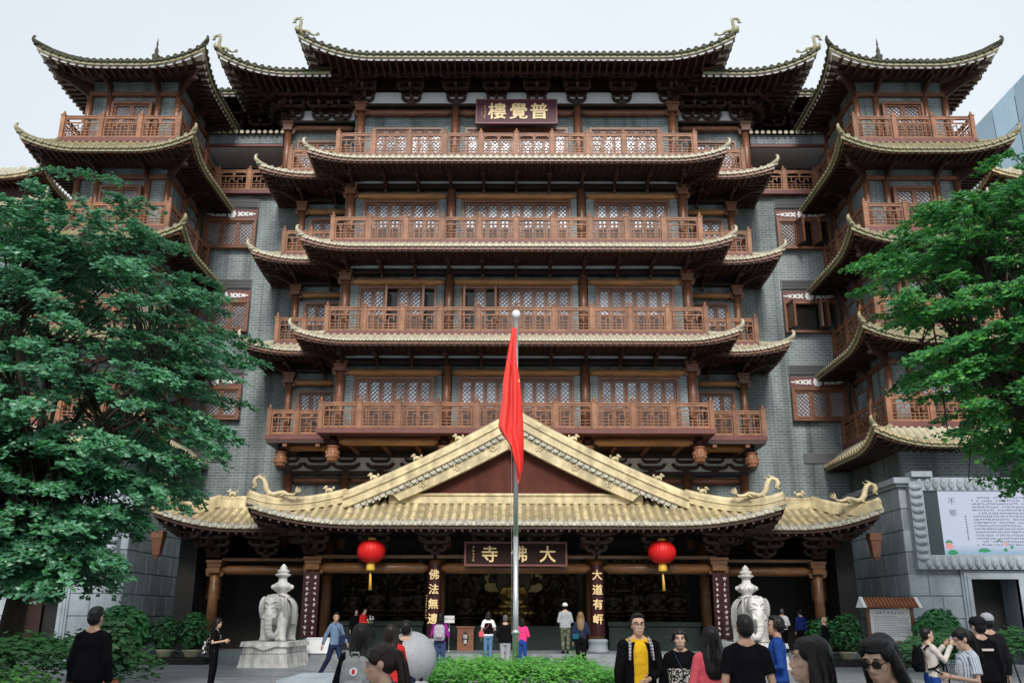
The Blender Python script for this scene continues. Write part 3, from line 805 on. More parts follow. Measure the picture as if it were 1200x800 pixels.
# top roofs
slab(hall, 'plaster_band', 'plaster', -8.0, 8.0, 40.12, 40.198, 25.98, 26.75)
slab(hall, 'frieze', 'wood_deep', -8.3, 8.3, 40.2, 41.3, 26.5, 28.2)
for s in (-1, 1):
    a, b = sorted((s*8.25, s*11.7)); slab(hall, 'plaster_band', 'plaster', a, b, 41.12, 41.198, 25.59, 26.3)
    slab(hall, 'frieze', 'wood_deep', a, b, 41.15, 42.5, 26.3, 28.0)
TOPK = dict(tile='tile_green', end='tile_green', lip='tile_green_edge', front='cream_soffit', raft='wood_dark', hookm='tile_green_edge', hook=.3, pitch=.33, r=.1, lift=.95, LD=3.4, push=.35, conc=1.1, rl=1.5)
ro, E_ = skirt_roof(hall, 'top_roof', [(-10.0, 42.5), (-10.0, 37.15), (10.0, 37.15), (10.0, 42.5)], [0, 1, 1, 0], 27.0, 29.3, 5.3, 3.0, 27.5, **TOPK)
for c, s in ((1, 0), (2, 1)):
    p = E_.hip_pts(c)[-1]; o_ = add('dragon', DRAGON_G, ro, (p.x+(-.12 if s else .12), p.y+.12, p.z+.1), (0, R(-24), R(0) if s else R(180)))
for s in (-1, 1):
    pts = [(9.0, 38.35), (14.2, 38.35), (14.2, 42.6)]
    if s < 0: pts = [(-x, y) for x, y in pts][::-1]
    ro, E_ = skirt_roof(hall, 'top_roof', pts, [0, 1, 0], 26.9, 29.0, 4.2, 3.0, 27.3, hs=[(0, 1), (1, 0)], **TOPK)
    p = E_.hip_pts(1)[-1]; add('dragon', DRAGON_G, ro, (p.x-.12*s, p.y+.12, p.z+.1), (0, R(-24), R(0) if s > 0 else R(180)))
    pts = [(12.6, 40.5), (17.6, 40.5)] if s > 0 else [(-17.6, 40.5), (-12.6, 40.5)]
    K2 = dict(TOPK); K2['lift'] = 0
    skirt_roof(hall, 'top_roof', pts, [0, 0], 27.15, 28.6, 2.9, 2.8, 27.3, **K2)
slab(hall, 'roof_cap', 'tile_green', -9.9, 9.9, 42.4, 51, 28.0, 29.35)
DG = dougong(1.75, 1.2, 1.7, 3, 'wood_dark', 'wood_dark')
for x in (-7.6, -5.25, -3.0, -1.0, 1.0, 3.0, 5.25, 7.6): add('bracket_set', DG, hall, (x, 40.05, 26.02))
for s in (-1, 1):
    add('bracket_set', DG, hall, (s*7.85, 39.95, 26.02), (0, 0, s*R(45)))
    for x in (8.9, 9.9, 11.3): add('bracket_set', DG, hall, (s*x, 41.0, 25.6))
    add('bracket_set', DG, hall, (s*11.65, 41.0, 25.6), (0, 0, s*R(45)))
    add('bracket_set', DG, hall, (s*11.9, 41.6, 25.6), (0, 0, s*R(90)))
    add('bracket_set', DG, hall, (s*13.4, 43.0, 25.7)); add('bracket_set', DG, hall, (s*15.0, 43.0, 25.7))
log_beam(hall, (-7.6, 38.7, 27.0), (7.6, 38.7, 27.0), .15, 'wood_dark')
# plaque with three gold characters, right to left
pl = slab(hall, 'plaque', 'plaque', -1.95, 1.95, 39.35, 39.5, 24.6, 25.85)
mb = MB('maroon')
for a, b, c, d in ((-1.99, 1.99, 25.82, 25.9), (-1.99, 1.99, 24.55, 24.63)): mb.box(a, b, 39.32, 39.52, c, d)
for a, b in ((-1.99, -1.92), (1.92, 1.99)): mb.box(a, b, 39.321, 39.519, 24.63, 25.82)
mb.build('plaque_frame', pl)
for ch, x in (('樓', -.95), ('覺', .1), ('普', 1.1)): add('character', glyph(ch, .92, .02, .02), pl, (x, 39.335, 25.24))

def pseudo_chars(n, size, mt, ystep, seed, vertical=True):
    """brush writing too small to read: short strokes in character-sized clumps"""
    rnd = random.Random(seed); mb = MB(mt)
    for k in range(n):
        for q in range(rnd.randint(4, 6)):
            x = rnd.uniform(-.36, .36)*size; z = rnd.uniform(-.36, .36)*size; a = rnd.choice((0, 0, 90, 90, 55, 125))+rnd.uniform(-12, 12); L = rnd.uniform(.35, .75)*size
            dx, dz = math.cos(R(a))*L/2, math.sin(R(a))*L/2; cx, cz = (0, -k*ystep) if vertical else (k*ystep, 0)
            mb.bar((cx+x*.6-dx, 0, cz+z*.7-dz), (cx+x*.6+dx, 0, cz+z*.7+dz), size*.1, .01, up=(0, 1, 0))
    return mb.data('small_writing')
add('small_writing', pseudo_chars(5, .14, 'gold_letter', .15, 3), pl, (-1.55, 39.34, 25.5), kind='stuff')
add('small_writing', pseudo_chars(8, .05, 'gold_letter', .09, 4), pl, (-1.7, 39.34, 25.4), kind='stuff')
add('small_writing', pseudo_chars(1, .1, 'gold_letter', .15, 5), pl, (1.45, 39.34, 25.55), kind='stuff')
# ------------------------------------------------------------------ corner towers
def tower(s, label):
    cx = s*17.6; root = thing('corner_tower', label, 'tower', (cx, 39.5, 0), group='corner towers beside the hall')
    X = lambda o: cx + o
    slab(root, 'wall', 'brick', X(-2.0), X(2.0), 37.0, 45, 0, 25.4)
    for f in (2, 3, 4, 5):
        z = F[f]; top = z+2.95
        slab(root, 'deck', 'maroon', X(-2.72), X(2.72), 35.88, 41.2, z-.2, z)
        balustrade(root, [(X(-2.6), 41.1), (X(-2.6), 36.0)], z, ends=False, bay=1.7)
        balustrade(root, [(X(-2.6), 36.0), (X(2.6), 36.0)], z, bay=1.75)
        balustrade(root, [(X(2.6), 36.0), (X(2.6), 41.1)], z, skip_first=True, bay=1.7)
        for o in (-2.03, -1.12, 1.12, 2.03): column(root, X(o), 36.92, z, top, .14, cap=False)
        for side in (-1, 1):
            for y in (38.9, 41.0): column(root, X(side*2.03), y, z, top, .14, cap=False)
            mbf = MB('brick')
        window(root, X(-.82), X(.82), 36.84, z+.2, z+2.2, 2)
        slab(root, 'beam', 'wood', X(-2.15), X(2.15), 36.8, 36.98, top-.28, top-.1)
        for sd in (-1, 1):
            a, b = sorted((X(sd*1.98), X(sd*2.14))); slab(root, 'beam', 'wood', a, b, 37.0, 41.2, top-.281, top-.101)
            # window on the flank, set into a frame
            a, b = sorted((X(sd*2.0), X(sd*2.06)))
            fr = slab(root, 'flank_window', 'wood', a, b, 39.3, 40.6, z+.3, z+2.2)
            a, b = sorted((X(sd*2.061), X(sd*2.075))); slab(fr, 'pane', 'glass', a, b, 39.42, 40.48, z+.9, z+2.1)
        zz = F[f+1] if f < 5 else 26.15
        for sd in (-1, 1):
            add('corner_bracket', eave_bracket(1.9, .95), root, (X(sd*2.0), 36.95, zz-.98), (0, 0, sd*R(45)))
            for o in (1.1,): add('bracket', eave_bracket(1.35, .7), root, (X(sd*o), 36.9, zz-.98))
            for y in (38.9, 40.6): add('bracket', eave_bracket(1.35, .7), root, (X(sd*2.0), y, zz-.98), (0, 0, sd*R(90)))
        P_ = [(X(-3.6), 41.28), (X(-3.6), 34.95), (X(3.6), 34.95), (X(3.6), 41.28)]
        K = dict(lift=.62, LD=2.6, pitch=.3, r=.09, raft='wood_deep')
        if f < 5:
            skirt_roof(root, 'eave_roof', P_, [0, 1, 1, 0], z-.98, z-.2, 1.0, 1.95, z-1.0, tile='tile_olive' if f > 2 else 'tile_pale', end='tile_olive' if f > 2 else 'tile', lip='tile_green_edge', hook=.5, hookm='tile_olive', **K)
        else:
            skirt_roof(root, 'eave_roof', P_, [0, 1, 1, 0], z-.98, z-.2, 1.0, 1.95, z-1.0, tile='tile_olive' if f > 2 else 'tile_pale', end='tile_olive' if f > 2 else 'tile', lip='tile_green_edge', hook=.5, hookm='tile_olive', **K)
    P_ = [(X(-3.55), 44.5), (X(-3.55), 35.15), (X(3.55), 35.15), (X(3.55), 44.5)]
    K = dict(TOPK); K.update(lift=.7, LD=2.8, hook=.5, hookm='tile_green', pitch=.3, r=.09, front='cream_soffit', rl=.9)
    skirt_roof(root, 'top_roof', P_, [0, 1, 1, 0], 25.25, 27.35, 3.5, 1.9, 25.35, **K)
    mb = MB('tile_green'); mb.tube([(cx, 38.5, 27.35), (cx, 44.5, 27.35)], .16, 8); mb.lathe([(.2, 27.3), (.16, 27.6), (.2, 27.75), (.08, 27.9), (.1, 28.05), (.03, 28.3), (.05, 28.4), (.01, 28.75)], (cx, 38.5, 0), 10)
    mb.box(X(-2.05), X(2.05), 37.05, 44.5, 25.4, 25.5)
    mb.build('ridge', root)
    return root
tower(-1, 'corner tower with four balconies rising behind the low drooping tree by the dark hedge')
tower(1, 'corner tower with four balconies rising above the lit text screen')

# flank halls seen past the towers
def flank_hall(s, label):
    root = thing('flank_hall', label, 'building', (s*27, 42, 0))
    a, b = sorted((s*23.2, s*33)); slab(root, 'wall', 'brick', a, b, 40, 48, 0, 20.2)
    a, b = sorted((s*21.8, s*35))
    P_ = [(a, 44), (a, 38.3), (b, 38.3), (b, 44)]
    skirt_roof(root, 'eave_roof', P_, [0, 1, 1, 0], 19.7, 20.9, 1.8, 1.9, 19.7, tile='tile_pale', end='tile_pale', lip='tile', hook=.6, raft='wood_deep')
    a, b = sorted((s*23.5, s*33)); slab(root, 'upper_wall', 'wood_dark', a, b, 40.2, 47, 20.2, 21.9)
    P_ = [(a-.9, 45), (a-.9, 39.2), (b+.9, 39.2), (b+.9, 45)]
    skirt_roof(root, 'top_roof', P_, [0, 1, 1, 0], 21.75, 23.4, 2.6, 1.2, 21.7, tile='tile_pale', end='tile_pale', lip='tile', hook=.6, raft='wood_deep')
    return root
flank_hall(-1, 'neighbouring hall with pale tiled roof half hidden beyond the tower and leafy tree')
flank_hall(1, 'neighbouring hall with pale tiled roof below the glass office block')

gb = thing('glass_building', 'tall blue glass office block rising behind the temple roofs', 'building', (44, 67, 0))
slab(gb, 'core', 'chrome_frame', 40.12, 52, 44, 92, 0, 41.9)
mb = MB('tower_glass'); mb.box(-.04, .04, -1.66, 1.66, -1.62, 1.62); PANE = mb.data('pane')
for i in range(14):
    for j in range(13):
        p_ = add('pane', PANE, gb, (40.06, 45.8+i*3.42, 1.7+j*3.28)); p_.rotation_euler = (R(random.uniform(-.5, .5)), 0, R(random.uniform(-.6, .6)))
# ------------------------------------------------------------------ entrance porch
porch = thing('entrance_porch', 'entrance porch with cream tiled gable roof, dragons and gold characters on its plaque', 'porch', (0, 37, 0))
slab(porch, 'platform', 'step_stone', -13.4, 13.4, 34.75, 41.29, 0, .36)
for k in range(2): slab(porch, 'step', 'step_stone', -8.6, 8.6, 34.75-.36*(2-k), 34.748-.36*(1-k), 0, .12*(k+1))
mb = MB('step_stone')
for sx in (-1, 1):
    a, b = sorted((sx*8.62, sx*13.3)); slab(porch, 'kerb_stone', 'stone_grey', a, b, 34.5, 34.748, 0, .42)

def stone_base():
    mb = MB('stone_grey'); mb.lathe([(.40, 0), (.42, .06), (.40, .1), (.36, .14), (.36, .36), (.39, .4), (.37, .45), (.31, .5)], (0, 0, 0), 8); return mb.data('column_base')
SB = stone_base()
def lac_column(x, y):
    c = column(porch, x, y, .86, 3.72, .24, 'wood_amber', cap=False)
    mb = MB('lacquer'); mb.lathe([(.27, .12), (.275, .14), (.275, 2.68), (.27, 2.7)], (0, 0, 0), 20)
    mb.build('lacquer_board', c, (x, y, .86)); add('column_base', SB, c, (x, y, .36)); return c
cL = lac_column(-3.1, 36.0); cR = lac_column(3.1, 36.0)
for c, txt, x in ((cL, '佛法無邊', -3.1), (cR, '大道有㟁', 3.1)):
    for ch, z in zip(txt, (3.18, 2.64, 2.11, 1.57)): add('character', glyph(ch, .40, .02, .007), c, (x-.005, 35.71, z))
add('small_writing', pseudo_chars(9, .07, 'gold_letter', .1, 9), cL, (-3.38, 35.85, 2.4), kind='stuff')
for s in (-1, 1):
    c = column(porch, s*7.75, 36.0, .86, 3.75, .23, 'wood_amber', capm='wood_amber'); add('column_base', SB, c, (s*7.75, 36, .36))
    for dx, a, sd in ((-.16, 22, 11), (.17, -22, 12)):
        mb = MB('lacquer'); mb.box(-.16, .16, -.03, .03, -1.2, 1.2); bd = mb.build('couplet_board', c, (s*7.75+dx, 35.71, 2.05)); bd.rotation_euler = (0, 0, R(a))
        add('small_writing', pseudo_chars(11, .15, 'white_letter', .2, sd+s), bd, (0, -.042, 1.0), local=True, kind='stuff')
    c = column(porch, s*7.8, 38.9, .36, 4.6, .22, 'wood_amber', cap=False)
    c = column(porch, s*11.75, 36.7, .5, 3.65, .2, 'wood_amber', capm='wood_amber')
    c = column(porch, s*3.1, 38.9, .36, 4.6, .22, 'wood_amber', cap=False)
for x0, x1 in ((-7.5, -3.35), (-2.85, 2.85), (3.35, 7.5)):
    log_beam(porch, (x0, 36.0, 3.42), (x1, 36.0, 3.42), .2, 'wood_amber')
    slab(porch, 'beam', 'wood_amber', x0-.2, x1+.2, 35.9, 36.1, 3.78, 3.9)
for s in (-1, 1):
    a, b = sorted((s*8.05, s*11.5)); log_beam(porch, (a, 36.7, 3.35), (b, 36.7, 3.35), .18, 'wood_amber')
    slab(porch, 'beam', 'wood_amber', a, b+.1, 36.6, 36.8, 3.7, 3.81)
    log_beam(porch, (s*7.8, 36.2, 3.42), (s*7.8, 38.7, 3.42), .18, 'wood_dark')
DGP = dougong(1.6, .95, 1.5, 3, 'wood_dark', 'wood_dark')
for x in (-7.75, -5.4, -3.1, -1.05, 1.05, 3.1, 5.4, 7.75): add('bracket_set', DGP, porch, (x, 36.0, 3.92))
for s in (-1, 1):
    add('bracket_set', DGP, porch, (s*7.95, 35.9, 3.92), (0, 0, s*R(45)))
    add('bracket_set', DGP, porch, (s*8.0, 36.8, 3.92), (0, 0, s*R(90)))
    for x in (9.8, 11.75): add('bracket_set', DGP, porch, (s*x, 36.7, 3.83))
    add('bracket_set', DGP, porch, (s*11.9, 36.6, 3.83), (0, 0, s*R(45)))
# interior
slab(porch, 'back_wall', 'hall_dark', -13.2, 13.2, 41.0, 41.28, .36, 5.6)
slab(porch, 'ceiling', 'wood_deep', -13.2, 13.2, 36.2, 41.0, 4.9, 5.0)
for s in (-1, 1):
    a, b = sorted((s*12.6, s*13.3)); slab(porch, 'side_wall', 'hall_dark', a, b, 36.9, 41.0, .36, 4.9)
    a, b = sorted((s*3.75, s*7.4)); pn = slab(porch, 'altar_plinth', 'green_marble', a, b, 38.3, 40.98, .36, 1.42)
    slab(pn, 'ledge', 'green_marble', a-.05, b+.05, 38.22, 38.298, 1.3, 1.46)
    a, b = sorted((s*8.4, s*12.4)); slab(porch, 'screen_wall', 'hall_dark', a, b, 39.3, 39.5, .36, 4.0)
    a, b = sorted((s*12.0, s*12.58)); slab(porch, 'door_sign', 'wood', a, b, 38.3, 38.4, 2.3, 3.1)
slab(porch, 'altar_plinth', 'green_marble', -2.8, 2.8, 38.6, 40.98, .36, 1.3)
# relief wall of carved figures, dark gilt
from mathutils import noise as mnoise
def relief(x0, x1, z0, z1, y, seed):
    mb = MB('dark_relief'); mb.smooth = True; nx, nz = int((x1-x0)/.055), int((z1-z0)/.055)
    for j in range(nz+1):
        for i in range(nx+1):
            x = lerp(x0, x1, i/nx); z = lerp(z0, z1, j/nz); p = Vector((x*1.6+seed*7, z*1.1, seed))
            h = abs(mnoise.noise(p))*.7 + abs(mnoise.noise(p*2.3))*.4 + abs(mnoise.noise(p*5.1))*.2
            mb.v.append((x, y-.75*h*min(1, 4*i/nx*(1-i/nx)+.2), z))
    for j in range(nz):
        for i in range(nx): q = j*(nx+1)+i; mb.face((q, q+1, q+nx+2, q+nx+1))
    return mb.build('relief', porch)
relief(-7.5, -3.4, 1.5, 4.2, 40.75, 1); relief(3.4, 7.5, 1.5, 4.2, 40.75, 2); relief(-2.9, 2.9, 1.4, 4.3, 40.8, 3)

# centre roof with the front gable
EP = Eave([(-9.7, 39.2), (-9.7, 34.0), (9.7, 34.0), (9.7, 39.2)], [0, 1, 1, 0], 4.97, 5.9, [3.2, 1.6, 3.2], lift=.62, LD=[2.0, 4.0, 2.0], hip=[(0, .5), (2, 2), (.5, 0)], push=.3, conc=1.15)
gz = lambda x: 8.9 - .575*abs(x) + .0133*x*x
def gable_roof():
    mb = MB('tile_pan_shaded'); EP.surface(mb, rows=6)
    EP.soffit(mb, [1.9, 1.9, 1.9], 4.95, th=.2, front='wood_dark', back='wood_deep', hs=[(0, 1), (1, 1), (1, 0)])
    mb.use('tile_gable'); EP.fascia(mb, -.12, .0, b=.0, thick=.06)
    mb.use('wood_dark'); EP.fascia(mb, -.26, -.12, b=.05, thick=.06)
    mb.use('tile'); mb.smooth = True
    N = 14
    for s in (-1, 1):
        base = len(mb.v)
        for k in range(N+1):
            x = 6.5*k/N; mb.v += [(s*x, 35.3, gz(x)), (s*x, 37.4 if x < 1.2 else 41.25, gz(x))]
        for k in range(N): mb.face((base+2*k, base+2*k+1, base+2*k+3, base+2*k+2))
    mb.smooth = False
    ro = mb.build('roof', porch)
    for (i, a, bm, st) in EP.roll_list(.31):
        m2 = MB('tile'); EP.roll(m2, i, a, bm, .1, 3, 'tile_end', 'tile'); c = EP.P(i, a, 0); recenter(m2, c).build('tile_roll', ro, c)
    m2 = MB('tile_end'); EP.drips(m2, .31, .1, .12); m2.build('drip_tiles', ro, kind='stuff')
    m2 = MB('wood_dark'); EP.rafters(m2, .3, 1.2, .3, .08, .1); m2.build('rafters', ro, kind='stuff')
    # gable wall, band, barge boards
    pts = [(-4.95, 5.8), (4.95, 5.8)] + [(x, gz(x)-.3) for x in [4.95-.55*k for k in range(19)]]
    mb = MB('gable_red'); mb.prism(pts, 35.62, 35.75); gw = mb.build('gable_wall', ro)
    mb = MB('tile_gable'); mb.box(-4.9, 4.9, 35.4, 35.61, 5.82, 6.12); mb.tube([(-4.9, 35.42, 6.14), (4.9, 35.42, 6.14)], .07, 8); mb.build('gable_band', ro)
    for s in (-1, 1):
        xs = [6.6*k/20 for k in range(21)]
        up = [(s*x, gz(x)+.36) for x in xs]; lo = [(s*x, gz(x)-.14) for x in xs]
        mb = MB('tile_gable'); o = up + lo[::-1]; o = o if s < 0 else o[::-1]
        mb.prism(o, 35.02, 35.5)
        mb.tube([(s*x, 35.26, gz(x)+.40) for x in xs], .17, 8)
        mb.tube([(s*x, 35.0, gz(x)+.24) for x in xs], .05, 6); mb.tube([(s*x, 35.0, gz(x)-.1) for x in xs], .05, 6)
        mb.build('barge_ridge', ro)
        xs = [.0]+[4.9*k/14 for k in range(1, 15)]
        up = [(s*x, gz(x)-.12) for x in xs]; lo = [(s*(x-.1 if x > .2 else x), gz(x)-.8+.03*x) for x in xs[:-1]]+[(s*4.45, gz(4.45)-.74)]
        mb = MB('tile_gable'); o = up + lo[::-1]; o = o if s < 0 else o[::-1]
        mb.prism(o, 35.16, 35.5)
        for q in (.9, 2.3, 3.6):       # rosettes on the board
            for k in range(5):
                a = 2*math.pi*k/5; mb.ball((s*q+.1*math.cos(a), 35.15, gz(q)-.5+.08*math.sin(a)), .06, .03, .06, 6, 4)
        mb.build('barge_board', ro)
        mb = MB('tile_end'); n = 26           # scalloped tile ends running down the slope
        for k in range(n):
            x = .15+5.9*k/(n-1); zc = gz(x)-.2; ang = math.atan(.575-.0266*x)
            mb.lathe([(.115, 0), (.115, .1)], (0, 0, 0), 9)
            M_ = Matrix.Translation((s*x, 35.13, zc)) @ Matrix.Rotation(R(90), 4, 'X')
            mb.xform(M_, len(mb.v)-18)
            mb.poly([(s*(x+.04), 35.1, zc-.02), (s*(x+.20), 35.1, zc-.1), (s*(x+.12), 35.1, zc-.24), (s*(x+.0), 35.1, zc-.1)])
        mb.build('scallop_tiles', ro, kind='stuff')
        # hip ridge to the upturned corner
        hp = EP.hip_pts(1 if s < 0 else 2, .98, 10)
        mb = MB('tile_gable')
        for k in range(10):
            p, q = hp[k]+Vector((0, 0, .2)), hp[k+1]+Vector((0, 0, .2)); mb.bar(p, q+(q-p)*.04, .26, .36)
        mb.tube([p+Vector((0, 0, .40)) for p in hp], .13, 8); mb.tube([p+Vector((0, -.14, .25)) for p in hp], .04, 6)
        mb.build('hip_ridge', ro)
        p = hp[8]; add('dragon', DRAGON_C, ro, (p.x, p.y, p.z+.48), (0, 0, R(0) if s > 0 else R(180)))
    mb = MB('tile_gable'); mb.lathe([(.32, 0), (.32, .08), (.2, .1)], (0, 0, 0), 20); mb.xform(Matrix.Translation((0, 35.2, 8.05)) @ Matrix.Rotation(R(90), 4, 'X'))
    mb.build('gable_boss', ro)
    return ro
roofP = gable_roof()
def beast_mesh():
    mb = MB('tile_gable')
    mb.ball((0, 0, .2), .22, .11, .12); mb.ball((.22, 0, .32), .11, .1, .11); mb.ball((.32, 0, .29), .06, .06, .05); mb.ball((.18, 0, .38), .1, .11, .08)
    for x in (-.15, .15):
        for y in (-.06, .06): mb.tube([(x, y, .18), (x+.01, y, .0)], [.055, .04], 6)
    mb.tube([(-.2, 0, .24), (-.27, 0, .3), (-.25, 0, .37), (-.2, 0, .38)], [.05, .065, .06, .03], 6)
    for y in (-.07, .07): mb.ball((.18, y, .42), .03, .02, .05, 6, 4)
    mb.v = [(x*.66, y*.66, z*.62) for x, y, z in mb.v]; return mb.data('ridge_beast')
BEAST = beast_mesh()
for s in (-1, 1):
    for x in (2.25, 3.85, 5.5): add('ridge_beast', BEAST, roofP, (s*x, 35.26, gz(x)+.54), (0, 0, 0 if s > 0 else R(180)))
    p = EP.hip_pts(1 if s < 0 else 2, .98, 10)[2]; add('ridge_beast', BEAST, roofP, (p.x, p.y, p.z+.5), (0, 0, 0 if s > 0 else R(180)))
    pts = [(9.2, 35.15), (13.65, 35.15), (13.65, 38.6)]
    if s < 0: pts = [(-x, y) for x, y in pts][::-1]
    ES = Eave(pts, [0, 1, 0], 4.93, 5.85, 1.8, lift=.62, LD=3.2, push=.3, conc=1.15)
    mb = MB('tile_pan_shaded'); ES.surface(mb, rows=4); ES.soffit(mb, 1.6, 4.9, th=.2, front='wood_dark', back='wood_deep', hs=[(0, 1), (1, 0)])
    mb.use('tile_gable'); ES.fascia(mb, -.12, .0, b=.0, thick=.06); mb.use('wood_dark'); ES.fascia(mb, -.26, -.12, b=.05, thick=.06)
    ro = mb.build('side_roof', porch)
    for (i, a, bm, st) in ES.roll_list(.31):
        m2 = MB('tile'); ES.roll(m2, i, a, bm, .1, 3, 'tile_end', 'tile'); c = ES.P(i, a, 0); recenter(m2, c).build('tile_roll', ro, c)
    m2 = MB('tile_end'); ES.drips(m2, .31, .1, .12); m2.build('drip_tiles', ro, kind='stuff')
    m2 = MB('wood_dark'); ES.rafters(m2, .3, 1.2, .3, .08, .1); m2.build('rafters', ro, kind='stuff')
    hp = ES.hip_pts(1, .98, 10); mb = MB('tile_gable')
    for k in range(10):
        p, q = hp[k]+Vector((0, 0, .2)), hp[k+1]+Vector((0, 0, .2)); mb.bar(p, q+(q-p)*.04, .26, .34)
    mb.tube([p+Vector((0, 0, .38)) for p in hp], .12, 8)
    x0, x1 = sorted((s*8.6, s*11.85)); mb.box(x0, x1, 36.85, 37.1, 5.7, 6.12); mb.tube([(x0, 36.97, 6.16), (x1, 36.97, 6.16)], .12, 8)
    mb.build('ridge', ro)
    p = hp[8]; add('dragon', DRAGON_C, ro, (p.x-.15*s, p.y, p.z+.45), (0, 0, R(0) if s > 0 else R(180)))
    add('ridge_beast', BEAST, ro, (s*11.4, 36.9, 6.25), (0, 0, 0 if s > 0 else R(180)))
    mb = MB('wood'); mb.hexa([(-.12, -.12, 0), (.12, -.12, 0), (.12, .12, 0), (-.12, .12, 0)], [(-.2, -.2, .62), (.2, -.2, .62), (.2, .2, .62), (-.2, .2, .62)]); mb.box(-.22, .22, -.22, .22, .62, .9); mb.hexa([(-.06, -.06, -.12), (.06, -.06, -.12), (.06, .06, -.12), (-.06, .06, -.12)], [(-.1, -.1, 0), (.1, -.1, 0), (.1, .1, 0), (-.1, .1, 0)])
    mb.build('beam_end', porch, (s*13.7, 35.6, 3.85))
pl = slab(porch, 'plaque', 'plaque_dark', -1.9, 1.9, 35.2, 35.34, 3.5, 4.32)
mb = MB('maroon')
for c, d in ((4.29, 4.36), (3.46, 3.53)): mb.box(-1.94, 1.94, 35.17, 35.36, c, d)
for a, b in ((-1.94, -1.87), (1.87, 1.94)): mb.box(a, b, 35.171, 35.359, 3.53, 4.29)
mb.build('plaque_frame', pl)
for ch, x in (('寺', -.98), ('佛', .12), ('大', 1.2)): add('character', glyph(ch, .64, .02, .011), pl, (x, 35.18, 3.91))
add('small_writing', pseudo_chars(5, .1, 'gold_letter', .12, 21), pl, (-1.6, 35.19, 4.15), kind='stuff')
# ------------------------------------------------------------------ ground
def paving():
    m = mat('paving', (.27, .29, .31), rough=.45, spec=.45, var=.5, vscale=.5, bump=.08, bscale=30, stretch=(1, 2.5, 1))
    n = m.node_tree.nodes; l = m.node_tree.links; b = n['Principled BSDF']
    src = b.inputs['Base Color'].links[0].from_socket
    g = n.new('ShaderNodeNewGeometry'); t = n.new('ShaderNodeTexBrick'); l.new(g.outputs['Position'], t.inputs['Vector'])
    t.inputs['Scale'].default_value = 1; t.inputs['Brick Width'].default_value = .9; t.inputs['Row Height'].default_value = .6; t.inputs['Mortar Size'].default_value = .012
    t.inputs['Color1'].default_value = (1, 1, 1, 1); t.inputs['Color2'].default_value = (.8, .8, .8, 1); t.inputs['Mortar'].default_value = (.45, .45, .45, 1)
    mu = n.new('ShaderNodeVectorMath'); mu.operation = 'MULTIPLY'; l.new(src, mu.inputs[0]); l.new(t.outputs['Color'], mu.inputs[1]); l.new(mu.outputs[0], b.inputs['Base Color'])
paving()
mb = MB('paving'); mb.quad((-900, -400, 0), (900, -400, 0), (900, 1500, 0), (-900, 1500, 0)); struct(mb.build('ground'))

def sculpt(mb, voxel, smooth=3, mt=None, factor=.5):
    """fuse overlapping volumes into one continuous surface"""
    me = mb.data('tmp'); o = bpy.data.objects.new('tmp', me); COL.objects.link(o)
    m = o.modifiers.new('r', 'REMESH'); m.mode = 'VOXEL'; m.voxel_size = voxel; m.use_smooth_shade = True
    if smooth: s = o.modifiers.new('s', 'SMOOTH'); s.factor = factor; s.iterations = smooth
    dg = bpy.context.evaluated_depsgraph_get(); r = bpy.data.meshes.new_from_object(o.evaluated_get(dg))
    bpy.data.objects.remove(o); bpy.data.meshes.remove(me)
    r.materials.clear(); r.materials.append(MATS[mt or mb.mats[0]])
    r.polygons.foreach_set('use_smooth', [True]*len(r.polygons)); r.polygons.foreach_set('material_index', [0]*len(r.polygons))
    return r

